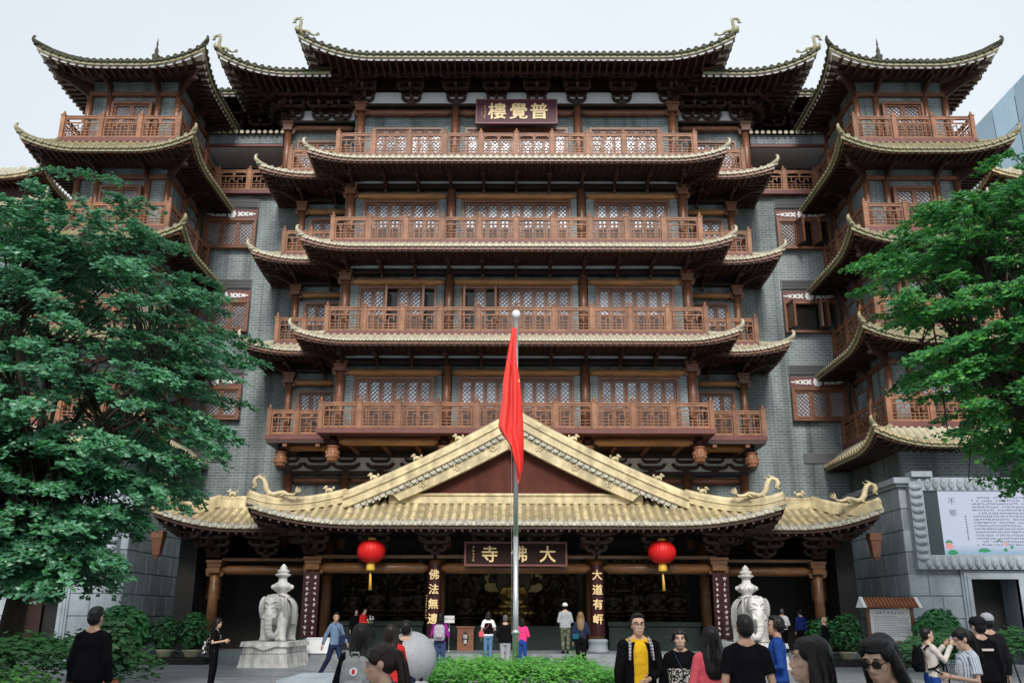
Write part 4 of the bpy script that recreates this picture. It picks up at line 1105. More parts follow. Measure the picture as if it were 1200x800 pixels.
# ------------------------------------------------------------------ grey stone gatehouses with lit screens
mat('screen_white', (.05, .05, .06), rough=.3, emit=(.72, .78, .98), estr=.42)
mat('screen_ink', (.05, .05, .08), rough=.3, emit=(.16, .16, .30), estr=.1)
mat('screen_green', (.02, .06, .03), rough=.3, emit=(.03, .35, .16), estr=.4)
mat('screen_pink', (.05, .02, .02), rough=.3, emit=(.95, .42, .40), estr=.45)
mat('screen_blue', (.02, .03, .05), rough=.3, emit=(.38, .62, .82), estr=.38)
mat('screen_off', (.035, .055, .06), rough=.25)
def gatehouse(s, label):
    cx = s*19.2; root = thing('stone_gatehouse', label, 'gatehouse', (cx, 38, 0))
    X0, X1 = 14.86, 24.0; Y0 = 35.56; sx = lambda a, b: sorted((s*a, s*b))
    a, b = sx(X0, 17.08); slab(root, 'wall', 'stone_grey', a, b, Y0, 41.2, 0, 3.1)
    a, b = sx(18.85, X1); slab(root, 'wall', 'stone_grey', a, b, Y0, 41.2, 0, 3.1)
    a, b = sx(X0, X1); slab(root, 'wall', 'stone_grey', a, b, Y0, 41.2, 3.1, 6.5)
    a, b = sx(17.08, 18.85); slab(root, 'doorway_back', 'black_void', a, b, 36.7, 36.8, 0, 3.1)  # black sheet standing in for the unlit interior
    slab(root, 'door_leaf', 'wood_deep', a+.05, a+.6, 36.5, 36.6, 0, 3.0)
    # ashlar blocks, front and flank
    for r in range(8):
        z0 = .0+r*.81; x = X0-.06; k = 0
        while x < 22.5:
            w_ = (1.15 if (r+k) % 2 else 1.55) if k else (.75 if r % 2 else 1.2); x1 = x+w_
            if not (x1 > 15.1 and z0+.8 > 3.45 and x < 23) or (x < 15.1 and x1 <= 15.9):
                xx1 = min(x1, 15.14) if z0+.8 > 3.45 else x1
                skip = (z0 < 3.1 and x1 > 16.8 and x < 19.1)
                if skip:
                    if x < 16.8: xx1 = 16.8
                    elif x1 > 19.1: x, xx1 = 19.1, x1
                    else: xx1 = x
                if xx1-x > .15:
                    p, q = sx(x+.012, xx1-.012); mb = MB('stone_light'); h = .79 if z0+.8 < 6.4 else 6.5-z0
                    b_ = .02; mb.hexa([(p, Y0-.0, z0+.01), (q, Y0, z0+.01), (q, Y0, z0+h), (p, Y0, z0+h)][::-1], [(p+b_, Y0-.035, z0+.01+b_), (q-b_, Y0-.035, z0+.01+b_), (q-b_, Y0-.035, z0+h-b_), (p+b_, Y0-.035, z0+h-b_)][::-1])
                    c = ((p+q)/2, Y0, z0); recenter(mb, c).build('stone_block', root, c)
            x = x1; k += 1
        y = Y0-.06; k = 0
        while y < 41:
            w_ = .75 if (k == 0 and r % 2 == 0) else 1.3; y1 = min(y+w_, 41.1); mb = MB('stone_light'); h = .79 if z0+.8 < 6.4 else 6.5-z0; b_ = .02; xa, xb = s*X0, s*(X0-.035)
            mb.hexa([(xa, y+.012, z0+.01), (xa, y1-.012, z0+.01), (xa, y1-.012, z0+h), (xa, y+.012, z0+h)], [(xb, y+.012+b_, z0+.01+b_), (xb, y1-.012-b_, z0+.01+b_), (xb, y1-.012-b_, z0+h-b_), (xb, y+.012+b_, z0+h-b_)])
            c = (xa, (y+y1)/2, z0); recenter(mb, c).build('stone_block', root, c); y = y1; k += 1
    # coping
    mb = MB('stone_light')
    a, b = sx(X0-.28, X1); mb.box(a, b, Y0-.3, 41.15, 6.62, 6.84); a, b = sx(X0-.16, X1); mb.box(a, b, Y0-.18, 41.1, 6.5, 6.62)
    mb.build('coping', root)
    a, b = sx(15.2, 16.0); slab(root, 'coping_block', 'stone_light', a, b, Y0-.5, Y0+.1, 6.84, 7.05)
    # door surround, stepped
    for k, (d, pr) in enumerate(((.32, .06), (.24, .11), (.14, .15))):
        mb = MB('stone_light'); a, b = sx(17.08-d, 17.08); y0 = Y0-.06-pr
        mb.box(a, b, y0, Y0-.0, 0, 3.05+d); a, b = sx(18.85, 18.85+d); mb.box(a, b, y0, Y0-.0, 0, 3.05+d)
        a, b = sx(17.08, 18.85); mb.box(a, b, y0, Y0, 3.05, 3.05+d); mb.build('door_surround', root)
    # carved frame with lotus petals round the screen
    sa, sb, sz0, sz1 = 15.62, 22.6, 3.9, 6.35; fy = Y0-.42
    mb = MB('stone_light')
    a, b = sx(sa-.5, sa); mb.box(a, b, fy+.1, Y0, sz0-.5, sz1+.45); a, b = sx(sb, sb+.5); mb.box(a, b, fy+.1, Y0, sz0-.5, sz1+.45)
    a, b = sx(sa, sb); mb.box(a, b, fy+.1, Y0, sz0-.5, sz0); mb.box(a, b, fy+.1, Y0, sz1, sz1+.45)
    fr = mb.build('screen_frame', root)
    mb = MB('stone_light'); mb.ball((0, .03, 0), .25, .11, .125, 10, 6); mb.ball((.08, .0, 0), .15, .1, .09, 8, 6); PV = mb.data('petal')
    n = 10
    for k in range(n): add('petal', PV, fr, (s*(sa-.26), fy+.08, lerp(sz0-.1, sz1+.1, k/(n-1))), (0, 0, 0 if s > 0 else R(180)))
    for k in range(24):
        for zz in (sz0-.26, sz1+.24): o = add('petal', PV, fr, (s*lerp(sa-.1, sb, k/23), fy+.08, zz)); o.rotation_euler = (0, R(90 if zz < 5 else -90), 0)
    a, b = sx(sa, sb); scn = slab(root, 'screen', 'screen_off', a, b, fy+.2, Y0-.02, sz0, sz1)
    mb = MB('chrome_frame')
    for (p, q, r_, t_) in ((a, b, sz0-.04, sz0+.02), (a, b, sz1-.02, sz1+.04)): mb.box(p, q, fy+.14, fy+.22, r_, t_)
    mb.box(a-.03, a+.03, fy+.141, fy+.219, sz0, sz1); mb.box(b-.03, b+.03, fy+.141, fy+.219, sz0, sz1); mb.build('screen_rim', scn)
    yy = fy+.19
    a, b = sx(16.22, 22.5) if s > 0 else (-22.5, -15.7)
    mb = MB('screen_white'); mb.quad((a, yy, sz0+.03), (b, yy, sz0+.03), (b, yy, sz1-.03), (a, yy, sz1-.03)); mb.build('lit_picture', scn)
    # printed picture on the screen: lines of small text, a title, lotus pond
    rnd = random.Random(5); y2 = yy-.004
    mb = MB('screen_blue')
    for k in range(12): mb.quad((a, y2, sz0+.04+k*.03), (b, y2, sz0+.04+k*.03), (b, y2, sz0+.04+k*.03+.03*(12-k)/13), (a, y2, sz0+.04+k*.03+.03*(12-k)/13))
    mb.build('pond_picture', scn)
    mb = MB('screen_ink'); ta = a+1.25
    for r in range(16):
        zz = sz1-.28-r*.118; x = ta+(.24 if r in (0, 5, 14) else 0); xe = b-.3 if r not in (4, 13, 15) else ta+rnd.uniform(1.2, 3.6)
        while x < xe:
            for q in range(3):
                xx = x+rnd.uniform(0, .05); zq = zz+rnd.uniform(-.03, .03)
                if rnd.random() < .5: mb.quad((xx, y2, zq), (xx+.05, y2, zq), (xx+.05, y2, zq+.016), (xx, y2, zq+.016))
                else: mb.quad((xx, y2, zz-.03), (xx+.016, y2, zz-.03), (xx+.016, y2, zz+.035), (xx, y2, zz+.035))
            x += .085 if rnd.random() > .06 else .2
    for k in range(9):
        zz = sz1-1.0-k*.105; mb.quad((a+.93, y2, zz), (a+.99, y2, zz), (a+.99, y2, zz+.03), (a+.93, y2, zz+.03)); mb.quad((a+.95, y2, zz-.04), (a+.97, y2, zz-.04), (a+.97, y2, zz+.05), (a+.95, y2, zz+.05))
    mb.build('screen_text', scn, kind='stuff')
    for ch, zz in (('不', sz1-.42), ('够', sz1-.85)): add('character', glyph(ch, .29, .001, 0, 'screen_ink'), scn, (a+.5, y2-.002, zz))
    def disc(mt, x, z, rx, rz, nm, n=14, dy=0):
        m2 = MB(mt); m2.poly([(x+rx*math.cos(2*math.pi*k/n)*(1+.15*math.sin(5*k)), y2-.004-dy, z+rz*math.sin(2*math.pi*k/n)) for k in range(n)]); m2.build(nm, scn)
    for mt_, x, z, rx, rz, nm in (('screen_green', .3, .12, .2, .1, 'leaf_picture'), ('screen_green', .2, .5, .14, .08, 'leaf_picture'), ('screen_pink', .2, .36, .16, .12, 'lotus_picture'), ('screen_green', 1.5, .2, .24, .08, 'leaf_picture'), ('screen_green', 2.3, .22, .08, .07, 'leaf_picture'), ('screen_green', 2.55, .32, .07, .06, 'leaf_picture'), ('screen_pink', 2.36, .44, .08, .07, 'lotus_picture'), ('screen_green', 3.3, .42, .16, .14, 'leaf_picture'), ('screen_green', 3.52, .36, .1, .1, 'leaf_picture'), ('screen_green', 3.8, .35, .12, .11, 'leaf_picture'), ('screen_green', 2.1, .58, .06, .05, 'leaf_picture')):
        disc(mt_, a+x, sz0+z, rx, rz, nm, dy=.002 if 'lotus' in nm else 0)
    return root
gatehouse(1, 'pale grey stone gatehouse with lit text screen, doorway behind the couple in dark caps')
gatehouse(-1, 'pale grey stone gatehouse with screen glimpsed behind the big drooping tree')

# ------------------------------------------------------------------ flag, pole, planter
pole = thing('flagpole', 'slender stainless steel flagpole with ball top rising from the clipped hedge', 'flagpole', (0, 16.5, 0))
mb = MB('steel'); mb.cyl((0, 0, .4), (0, 0, 3.0), .052, .05, 18); mb.cyl((0, 0, 3.0), (0, 0, 7.1), .045, .038, 18)
add('shaft', mb.data('shaft'), pole, (0, 0, 0), local=True)
mb = MB('steel'); mb.lathe([(.06, 0), (.075, .02), (.075, .06), (.06, .08)], (0, 0, 1.35), 16); add('collar', mb.data('collar'), pole, local=True)
mb = MB('steel'); mb.lathe([(.11, 0), (.11, .05), (.065, .08), (.06, .5), (.062, .6)], (0, 0, .0), 16); add('base_flange', mb.data('base_flange'), pole, local=True)
mb = MB('white_paint'); mb.lathe([(.03, 0), (.06, .03), (.085, .09), (.06, .15), (.01, .17)], (0, 0, 7.08), 14); add('ball_top', mb.data('ball_top'), pole, local=True)
mb = MB('steel'); mb.tube([(-.07, -.05, 7.0), (-.09, -.06, 6.5), (-.075, -.06, 4), (-.07, -.05, 1.4)], .0035, 5); add('halyard', mb.data('halyard'), pole, local=True)
rows = [(6.86, -.07, .01), (6.6, -.13, .02), (6.2, -.2, .03), (5.8, -.26, .08), (5.4, -.28, .1), (5.1, -.32, .12), (4.95, -.33, .12), (4.85, -.3, .125), (4.72, -.2, .125), (4.6, -.12, .12), (4.4, -.06, .12), (4.25, -.02, .11), (4.15, .03, .09)]
flag = thing('red_flag', 'red flag with a yellow star hanging limp against the steel pole', 'flag', (0, 16.5, 4.15))
mb = MB('flag_red'); mb.smooth = True; ns = 40
def interp(tab, z, k):
    for i in range(len(tab)-1):
        if tab[i][0] >= z >= tab[i+1][0]:
            t = (tab[i][0]-z)/(tab[i][0]-tab[i+1][0]); t = t*t*(3-2*t) if k else t
            return lerp(tab[i][1+k], tab[i+1][1+k], t)
    return tab[-1][1+k]
nr_ = 60
for r in range(nr_+1):
    z = lerp(6.86, 4.15, r/nr_); xl = interp(rows, z, 0); xr = interp(rows, z, 1); dr = r/nr_
    for k in range(ns+1):
        q = k/ns; zz = z - .12*math.sin(q*3.1)*dr + .10*math.sin(q*9+1)*dr*dr
        mb.v.append((lerp(xl, xr, q)+.018*math.sin(q*17+dr*4), -.1+(.07*math.sin(q*15+dr*2.2)+.05*math.sin(q*6.3-dr*3)+.02*math.sin(q*31+dr*5))*(.25+.75*min(1, dr*2)), zz-4.15))
for r in range(nr_):
    for k in range(ns):
        a = r*(ns+1)+k; mb.use('flag_yellow' if (r == 22 and k >= 38) else 'flag_red'); mb.face((a, a+1, a+ns+2, a+ns+1))
add('cloth', mb.data('cloth'), flag, local=True)

def leaf_cloud(mb, pts, size, rnd, up=.6, shape=1.0, mats=('leaf_a',)):
    """leaf-sized folded blades at the given points"""
    for p, nrm in pts:
        d = Vector((rnd.gauss(0, 1), rnd.gauss(0, 1), rnd.gauss(0, .5))).normalized()
        n = (Vector(nrm)*(1-up) + Vector((rnd.gauss(0, .35), rnd.gauss(0, .35), 1))*up).normalized()
        d = (d - n*d.dot(n)); d = d.normalized() if d.length > .01 else Vector((1, 0, 0)); s_ = n.cross(d); L = size*rnd.uniform(.5, 1.4); W = L*.34*shape
        c = Vector(p); mb.use(mats[rnd.randrange(len(mats))] if len(mats) > 1 else mats[0])
        b = len(mb.v); mb.v += [tuple(c), tuple(c+d*L*.5+s_*W-n*W*.3), tuple(c+d*L), tuple(c+d*L*.5-s_*W-n*W*.3), tuple(c+d*L*.5+n*W*.15)]
        mb.face((b, b+1, b+4)); mb.face((b+1, b+2, b+4)); mb.face((b+2, b+3, b+4)); mb.face((b+3, b, b+4))
def bush(name, label, cat, c, rx, ry, rz, n, size, mats, seed, pot=None, group=None, stems=True, boxy=False, up=.45):
    rnd = random.Random(seed); root = thing(name, label, cat, (c[0], c[1], 0 if pot is None else c[2]), group=group); z0 = c[2] if pot is not None else 0
    pts = []; bumps = [(Vector((rnd.gauss(0, 1), rnd.gauss(0, 1), rnd.gauss(0, .8))).normalized(), rnd.uniform(.75, 1.18)) for _ in range(16)]
    cz = c[2] + (pot or 0) + rz
    for _ in range(n):
        if boxy:
            x = rnd.uniform(-1, 1); y = rnd.uniform(-1, 1); t = rnd.random()
            e = max(abs(x)**6, abs(y)**6); zt = (1-.25*e) + .12*math.sin(x*9+y*3)*math.cos(x*4.3-y*5) + rnd.gauss(0, .05)
            z = zt-abs(rnd.gauss(0, .16)); d = Vector((x*.3, y*.3-.3, 1)).normalized(); p = Vector((c[0]+x*rx, c[1]+y*ry, c[2]+z*rz))
        else:
            d = Vector((rnd.gauss(0, 1), rnd.gauss(0, 1), rnd.gauss(0, 1))).normalized(); m_ = 1
            for bd, bs in bumps:
                q = d.dot(bd)
                if q > .75: m_ = max(m_*.98, bs*q)
            rr = m_*(1-abs(rnd.gauss(0, .22))); p = Vector((c[0]+d.x*rx*rr, c[1]+d.y*ry*rr, cz+d.z*rz*rr))
        pts.append((p-Vector((c[0], c[1], z0)), d))
    mb = MB(*mats); leaf_cloud(mb, pts, size, rnd, up=up, mats=mats); add('foliage', mb.data('foliage'), root, local=True)
    mb = MB('trunk')
    for k in range(7 if not boxy else 14):
        a = rnd.uniform(0, 6.28); x = rnd.uniform(-.9, .9)*rx if boxy else 0; y = rnd.uniform(-.8, .8)*ry if boxy else 0
        mb.tube([(x, y, 0.02 if pot is None else pot*.6), (x+.3*rx*math.cos(a)*(.2 if boxy else 1), y+.3*ry*math.sin(a)*(.2 if boxy else 1), cz-z0-rz*.2)], [.025, .01], 5)
    add('stems', mb.data('stems'), root, local=True, kind='stuff')
    if pot:
        mb = MB('pot_cream' if pot < .4 else 'pot_terracotta'); r = .3 if pot < .4 else .2
        mb.lathe([(r*.62, 0), (r*.7, .03), (r*.95, pot*.7), (r*1.08, pot*.85), (r*1.08, pot), (r*.9, pot), (r*.88, pot*.8)], (0, 0, 0), 18); add('pot', mb.data('pot'), root, local=True)
    return root
pl_ = thing('flag_planter', 'stone kerbed planter round the foot of the flagpole', 'planter', (0.05, 16.2, 0))
for a, b, c_, d in ((-1.75, 1.85, 14.8, 15.0), (-1.75, 1.85, 17.4, 17.6)): slab(pl_, 'kerb', 'stone_grey', a, b, c_, d, 0, .5)
for a, b in ((-1.75, -1.55), (1.65, 1.85)): slab(pl_, 'kerb', 'stone_grey', a, b, 15.002, 17.398, 0, .5)
slab(pl_, 'soil', 'soil', -1.548, 1.648, 15.002, 17.398, 0, .42)
bush('clipped_hedge', 'bright green clipped hedge round the foot of the flagpole', 'hedge', (.05, 16.2, .1), 1.62, 1.2, .82, 9000, .085, ('leaf_hedge',), 31, boxy=True)
bl = thing('stone_ball', 'smooth grey granite ball on a stone pedestal next to the ponytailed woman', 'stone ball', (-1.52, 14.0, 0))
mb = MB('granite'); mb.ball((0, 0, 1.07), .37, .37, .37, 32, 24); add('ball', mb.data('ball'), bl, local=True)
mb = MB('granite'); mb.lathe([(.42, 0), (.42, .12), (.34, .16), (.27, .3), (.22, .55), (.24, .68), (.27, .74), (.22, .78)], (0, 0, 0), 20); add('pedestal', mb.data('pedestal'), bl, local=True)
lg = thing('stone_ledge', 'low pale stone ledge beside the woman with a grey backpack', 'ledge', (-3.1, 16, 0))
slab(lg, 'block', 'stone_grey', -3.7, -2.3, 15.4, 17.2, 0, .56); slab(lg, 'coping', 'stone_light', -3.78, -2.22, 15.32, 17.28, .56, .68)

# ------------------------------------------------------------------ lanterns
def lantern(x, label):
    r = thing('red_lantern', label, 'lantern', (x, 35.0, 3.5))
    mb = MB('lantern_red'); pr = []
    for k in range(15):
        t = math.pi*(.08+.84*k/14); pr.append((.53*math.sin(t)**.8, .43-.43*math.cos(t)))
    mb.lathe(pr, (0, 0, .05), 72, rib=.07, nr=24); add('body', mb.data('body'), r, local=True)
    mb = MB('lantern_yellow'); mb.lathe([(.16, 0), (.16, .1), (.12, .12)], (0, 0, .86), 14); add('top_cap', mb.data('top_cap'), r, local=True)
    mb = MB('lantern_yellow'); mb.lathe([(.15, -.22), (.17, -.2), (.16, 0), (.12, .08)], (0, 0, .0), 14, rib=.1, nr=10); add('bottom_cap', mb.data('bottom_cap'), r, local=True)
    mb = MB('lantern_yellow'); mb.tube([(0, 0, -.2), (.01, 0, -.35)], .012, 5)
    for k in range(9):
        a = 2*math.pi*k/9; mb.tube([(.02*math.cos(a), .02*math.sin(a), -.34), (.035*math.cos(a)+.015, .035*math.sin(a), -.62), (.045*math.cos(a)+.02, .045*math.sin(a), -.92)], .012, 4)
    add('tassel', mb.data('tassel'), r, local=True)
    mb = MB('wood_deep'); mb.tube([(0, 0, .95), (0, 0, 1.32)], .015, 5); add('hanger', mb.data('hanger'), r, local=True)
lantern(-5.42, 'round red lantern with yellow tassel, hanging above the walking man in blue shirt')
lantern(5.48, 'round red lantern with yellow tassel hanging above the man in yellow')
# ------------------------------------------------------------------ elephants
def elephant_meshes():
    """stone elephant facing -Y, feet on z=0, about 1.55 m tall"""
    mb = MB('stone_white')
    mb.ball((0, .55, .95), .50, .80, .50, 20, 14); mb.ball((0, .1, 1.0), .47, .5, .5, 18, 12); mb.ball((0, 1.0, .92), .47, .42, .5, 16, 12)
    mb.ball((0, -.42, 1.18), .34, .34, .38, 18, 12); mb.ball((-.12, -.5, 1.34), .2, .22, .18, 12, 8); mb.ball((.12, -.5, 1.34), .2, .22, .18, 12, 8)
    mb.ball((0, -.62, 1.0), .24, .24, .26, 14, 10)
    tr = [(0, -.68, 1.02), (.0, -.82, .82), (.0, -.86, .58), (.03, -.84, .34), (.12, -.84, .20), (.26, -.86, .18), (.36, -.86, .28), (.38, -.84, .40)]
    mb.tube(tr, [.19, .165, .14, .12, .11, .10, .085, .07], 12)
    for sx in (-1, 1):
        mb.tube([(sx*.29, -.12, .9), (sx*.30, -.16, .45), (sx*.30, -.18, .14), (sx*.30, -.2, .0)], [.23, .19, .175, .22], 12)
        mb.tube([(sx*.28, 1.05, .9), (sx*.29, 1.08, .45), (sx*.29, 1.06, .14), (sx*.29, 1.04, .0)], [.25, .19, .175, .21], 12)
        mb.ball((sx*.40, -.26, 1.12), .09, .24, .36, 12, 10, Matrix.Rotation(R(sx*28), 3, 'Z')); mb.ball((sx*.44, -.2, .92), .07, .16, .24, 10, 8, Matrix.Rotation(R(sx*28), 3, 'Z'))
        mb.tube([(sx*.17, -.66, .92), (sx*.21, -.86, .76), (sx*.2, -1.0, .78)], [.075, .06, .025], 8)
        mb.ball((sx*.24, -.66, 1.2), .05, .05, .035, 8, 6)
        for q in range(3): mb.ball((sx*.30+(q-1)*.11, -.36, .05), .055, .06, .055, 8, 6)
    mb.tube([(0, 1.42, .9), (0, 1.48, .6), (0, 1.44, .35)], [.06, .045, .06], 8)
    for q in range(9):      # trunk rings, brow folds, head cap
        t = .12+q*.085; k0 = int(t*7); f_ = t*7-k0; c_ = [lerp(tr[k0][i], tr[min(k0+1, 7)][i], f_) for i in range(3)]; r_ = lerp(.185, .09, t); mb.ball(c_, r_*1.04, r_*1.04, .03, 10, 5)
    for sx in (-1, 1):
        mb.tube([(sx*.03, -.84, 1.22), (sx*.14, -.78, 1.3), (sx*.27, -.64, 1.28), (sx*.33, -.5, 1.2)], .026, 6); mb.tube([(sx*.08, -.86, 1.1), (sx*.18, -.8, 1.13), (sx*.28, -.66, 1.08)], .024, 6)
        mb.tube([(sx*.02, -.68, 1.5), (sx*.16, -.6, 1.5), (sx*.3, -.44, 1.42)], .03, 6)
    body = sculpt(mb, .02, 1)
    mb = MB('stone_white'); mb.smooth = True; N = 14      # saddle cloth
    for k in range(N+1):
        t = lerp(-.52, .52, k/N)*math.pi
        for y in (.12, .5, .9): mb.v.append((.56*math.sin(t), y, 1.0+.52*math.cos(t)-(.42 if abs(t) > 1.5 else 0)))
    for k in range(N):
        for j in range(2): a = k*3+j; mb.face((a, a+1, a+4, a+3))
    cl = mb.data('saddle_cloth')
    mb = MB('stone_white')
    mb.lathe([(.30, 0), (.30, .05), (.24, .08), (.17, .12), (.19, .17), (.30, .24), (.35, .34), (.33, .42), (.24, .48), (.16, .53), (.14, .68), (.19, .71), (.27, .74), (.27, .79), (.15, .82), (.21, .86), (.21, .92), (.11, .97), (.13, 1.02), (.06, 1.1), (.01, 1.15)], (0, 0, 0), 20)
    for k in range(8):
        a = k*math.pi/4; mb.ball((.35*math.cos(a), .35*math.sin(a), .35), .07, .07, .08, 8, 6)
    vs = mb.data('vase')
    mb = MB('stone_white')
    def tier(x, y, z0, z1, b=.04): mb.hexa([(-x, -y, z0), (x, -y, z0), (x, y, z0), (-x, y, z0)], [(-x+b, -y+b, z1), (x-b, -y+b, z1), (x-b, y-b, z1), (-x+b, y-b, z1)])
    tier(.88, 1.2, 0, .12); tier(.84, 1.16, .12, .40); tier(.78, 1.1, .40, .48, .06); tier(.76, 1.08, .48, .66, .0); tier(.84, 1.16, .66, .82, .03)
    for k in range(15):
        x = lerp(-.72, .72, k/14); mb.ball((x, -1.09, .45), .055, .04, .05, 6, 4)
    mb.prism([(-.5, .7), (.5, .7), (.0, .55)], -1.18, -1.12)
    bs = mb.data('pedestal')
    return body, cl, vs, bs
EL = elephant_meshes()
def elephant(x, rz, label):
    r = thing('stone_elephant', label, 'statue', (x, 33.2, 0), R(rz), group='stone elephants before the steps')
    add('pedestal', EL[3], r, local=True)
    b = add('body', EL[0], r, (0, -.2, .82), local=True)
    c = add('saddle_cloth', EL[1], r, (0, -.2, .84), local=True); v = add('vase', EL[2], r, (0, .25, 2.28), local=True)
    for o in (b, c): o.scale = (.94, .84, 1)
    r.children[0].scale = (.94, .86, 1)
    if x > 0:
        for o in (b, c, v): o.scale.x *= -1
    mb = MB('bronze_dark'); mb.box(-.16, .16, -.97, -.925, .5, .64); add('bronze_plate', mb.data('bronze_plate'), r, local=True)
elephant(-8.3, -5, 'white stone elephant with vase, standing clear beside the walking man in blue shirt')
elephant(8.2, 5, 'white stone elephant with vase, behind the man in black T-shirt')

# ------------------------------------------------------------------ gilt statues in the hall
def seated(mt, s=1.0):
    mb = MB(mt)
    mb.ball((0, 0, .18), .62, .42, .2, 16, 10); mb.ball((-.35, -.18, .2), .3, .3, .15, 12, 8); mb.ball((.35, -.18, .2), .3, .3, .15, 12, 8)
    mb.ball((0, .04, .62), .33, .24, .45, 14, 10); mb.ball((0, .04, .9), .4, .22, .2, 14, 8); mb.tube([(0, .02, 1.05), (0, 0, 1.25)], [.13, .11], 8)
    mb.ball((0, -.02, 1.38), .18, .2, .24, 14, 10); mb.ball((0, .02, 1.62), .09, .09, .08, 8, 6)
    for sx in (-1, 1):
        mb.tube([(sx*.38, .04, .95), (sx*.5, -.02, .6), (sx*.3, -.3, .38), (sx*.05, -.38, .36)], [.14, .12, .1, .08], 8); mb.ball((sx*.18, 0, 1.36), .03, .05, .11, 6, 6)
    return sculpt(mb, .035, 2)
def lotus_seat(mt):
    mb = MB(mt); mb.lathe([(.7, 0), (.75, .1), (.6, .2), (.5, .3), (.55, .4), (.8, .5), (.82, .6), (.7, .64)], (0, 0, 0), 20)
    for k in range(14):
        a = 2*math.pi*k/14; mb.ball((.78*math.cos(a), .78*math.sin(a), .5), .16, .16, .12, 7, 5)
    return mb.data('lotus_seat')
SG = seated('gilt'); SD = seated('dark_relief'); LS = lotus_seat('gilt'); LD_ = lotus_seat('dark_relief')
bud = thing('buddha_statue', 'golden seated Buddha before a flame shaped gold halo in the dim hall', 'statue', (-.1, 39.7, 1.3))
add('body', SG, bud, (0, 0, .55), local=True).scale = (1.05, 1.05, 1.05); add('lotus_seat', LS, bud, local=True)
mb = MB('gilt_flat'); out = []
for k in range(31):
    t = lerp(-.12, 1.12, k/30)*math.pi; r = 1.05+.16*abs(math.sin(k*1.05))+.5*max(0, math.sin(t))**6
    out.append((-r*1.05*math.cos(t), 1.75+r*math.sin(t)*1.0))
mb.prism(out, .75, .8); add('flame_halo', mb.data('flame_halo'), bud, local=True)
mb = MB('bronze_dark'); mb.lathe([(.78, 0), (.78, .05), (.7, .07)], (0, 0, 0), 26); mb.xform(Matrix.Translation((0, .74, 1.85)) @ Matrix.Rotation(R(90), 4, 'X')); add('halo_disc', mb.data('halo_disc'), bud, local=True)
rnd = random.Random(3)
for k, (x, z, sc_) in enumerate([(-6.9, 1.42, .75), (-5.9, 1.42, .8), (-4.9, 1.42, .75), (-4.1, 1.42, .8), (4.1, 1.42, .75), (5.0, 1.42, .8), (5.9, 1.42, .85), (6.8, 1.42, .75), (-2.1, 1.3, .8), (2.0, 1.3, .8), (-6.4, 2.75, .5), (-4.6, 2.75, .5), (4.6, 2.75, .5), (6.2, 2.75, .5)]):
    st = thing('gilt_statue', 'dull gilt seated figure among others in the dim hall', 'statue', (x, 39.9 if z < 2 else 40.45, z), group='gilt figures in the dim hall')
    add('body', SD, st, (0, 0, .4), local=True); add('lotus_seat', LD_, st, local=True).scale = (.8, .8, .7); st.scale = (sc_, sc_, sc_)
    if z > 2:
        mb = MB('gilt_flat'); mb.lathe([(.5, 0), (.5, .04)], (0, 0, 0), 18); mb.xform(Matrix.Translation((0, .35, 1.7)) @ Matrix.Rotation(R(90), 4, 'X')); add('halo', mb.data('halo'), st, local=True)
        mb = MB('dark_relief'); mb.box(-.8, .8, -.5, .5, -.12, 0); add('bracket_shelf', mb.data('bracket_shelf'), st, local=True)

# ------------------------------------------------------------------ offertory box, sign, box, notice board
ob = thing('offertory_box', 'brown wooden offertory box with black oval panel on the porch', 'box', (-1.98, 38.0, .36))
mb = MB('wood'); mb.box(-.32, .32, -.25, .25, 0, .85); mb.box(-.36, .36, -.29, .29, .85, .92); add('body', mb.data('body'), ob, local=True)
mb = MB('black_void'); mb.poly([(.13*math.cos(t*math.pi/10)*(1), -.256, .45+.26*math.sin(t*math.pi/10)) for t in range(20)]); add('oval_panel', mb.data('oval_panel'), ob, local=True)
for ch, z in (('隨', .54), ('喜', .34)): add('character', glyph(ch, .17, .002, .0, 'white_letter'), ob, (0, -.262, z), local=True)
sg = thing('small_sign', 'small white sign standing beside the lacquered column', 'sign', (-2.6, 37.4, .36))
mb = MB('white_paint'); mb.box(-.2, .2, -.015, .015, 1.05, 1.32); add('board', mb.data('board'), sg, local=True)
mb = MB('steel'); mb.cyl((0, 0, 0), (0, 0, 1.05), .018, .018, 8); mb.lathe([(.16, 0), (.16, .02), (.03, .03)], (0, 0, 0), 12); add('stand', mb.data('stand'), sg, local=True)
add('small_writing', pseudo_chars(4, .08, 'screen_ink', .1, 33, False), sg, (-.15, -.02, 1.2), local=True, kind='stuff')
wb = thing('white_box', 'plain white box standing on the steps behind the walking man', 'box', (-7.1, 34.9, .36))
mb = MB('white_paint'); mb.box(-.45, .45, -.2, .2, 0, .5); mb.box(-.47, .47, -.22, .22, .5, .54); add('body', mb.data('body'), wb, local=True)
nb = thing('notice_board', 'white notice board under a little tiled roof beside the round bush', 'notice board', (12.25, 31.2, 0))
for x in (-.72, .72): mb = MB('wood'); mb.box(x-.05, x+.05, -.05, .05, 0, 2.0); add('post', mb.data('post'), nb, local=True)
mb = MB('white_paint'); mb.box(-.66, .66, -.02, .02, .92, 1.92); pb = add('panel', mb.data('panel'), nb, local=True)
mb = MB('screen_ink')
rnd = random.Random(8)
for k in range(12):
    x = -.55
    while x < (.55 if k % 5 else .2):
        q = rnd.uniform(.03, .09); mb.quad((x, -.024, 1.68-k*.055), (x+q, -.024, 1.68-k*.055), (x+q, -.024, 1.695-k*.055), (x, -.024, 1.695-k*.055)); x += q+.02
add('printed_text', mb.data('printed_text'), nb, local=True)['kind'] = 'stuff'
add('small_writing', pseudo_chars(8, .09, 'screen_ink', .12, 35, False), nb, (-.42, -.03, 1.81), local=True, kind='stuff')
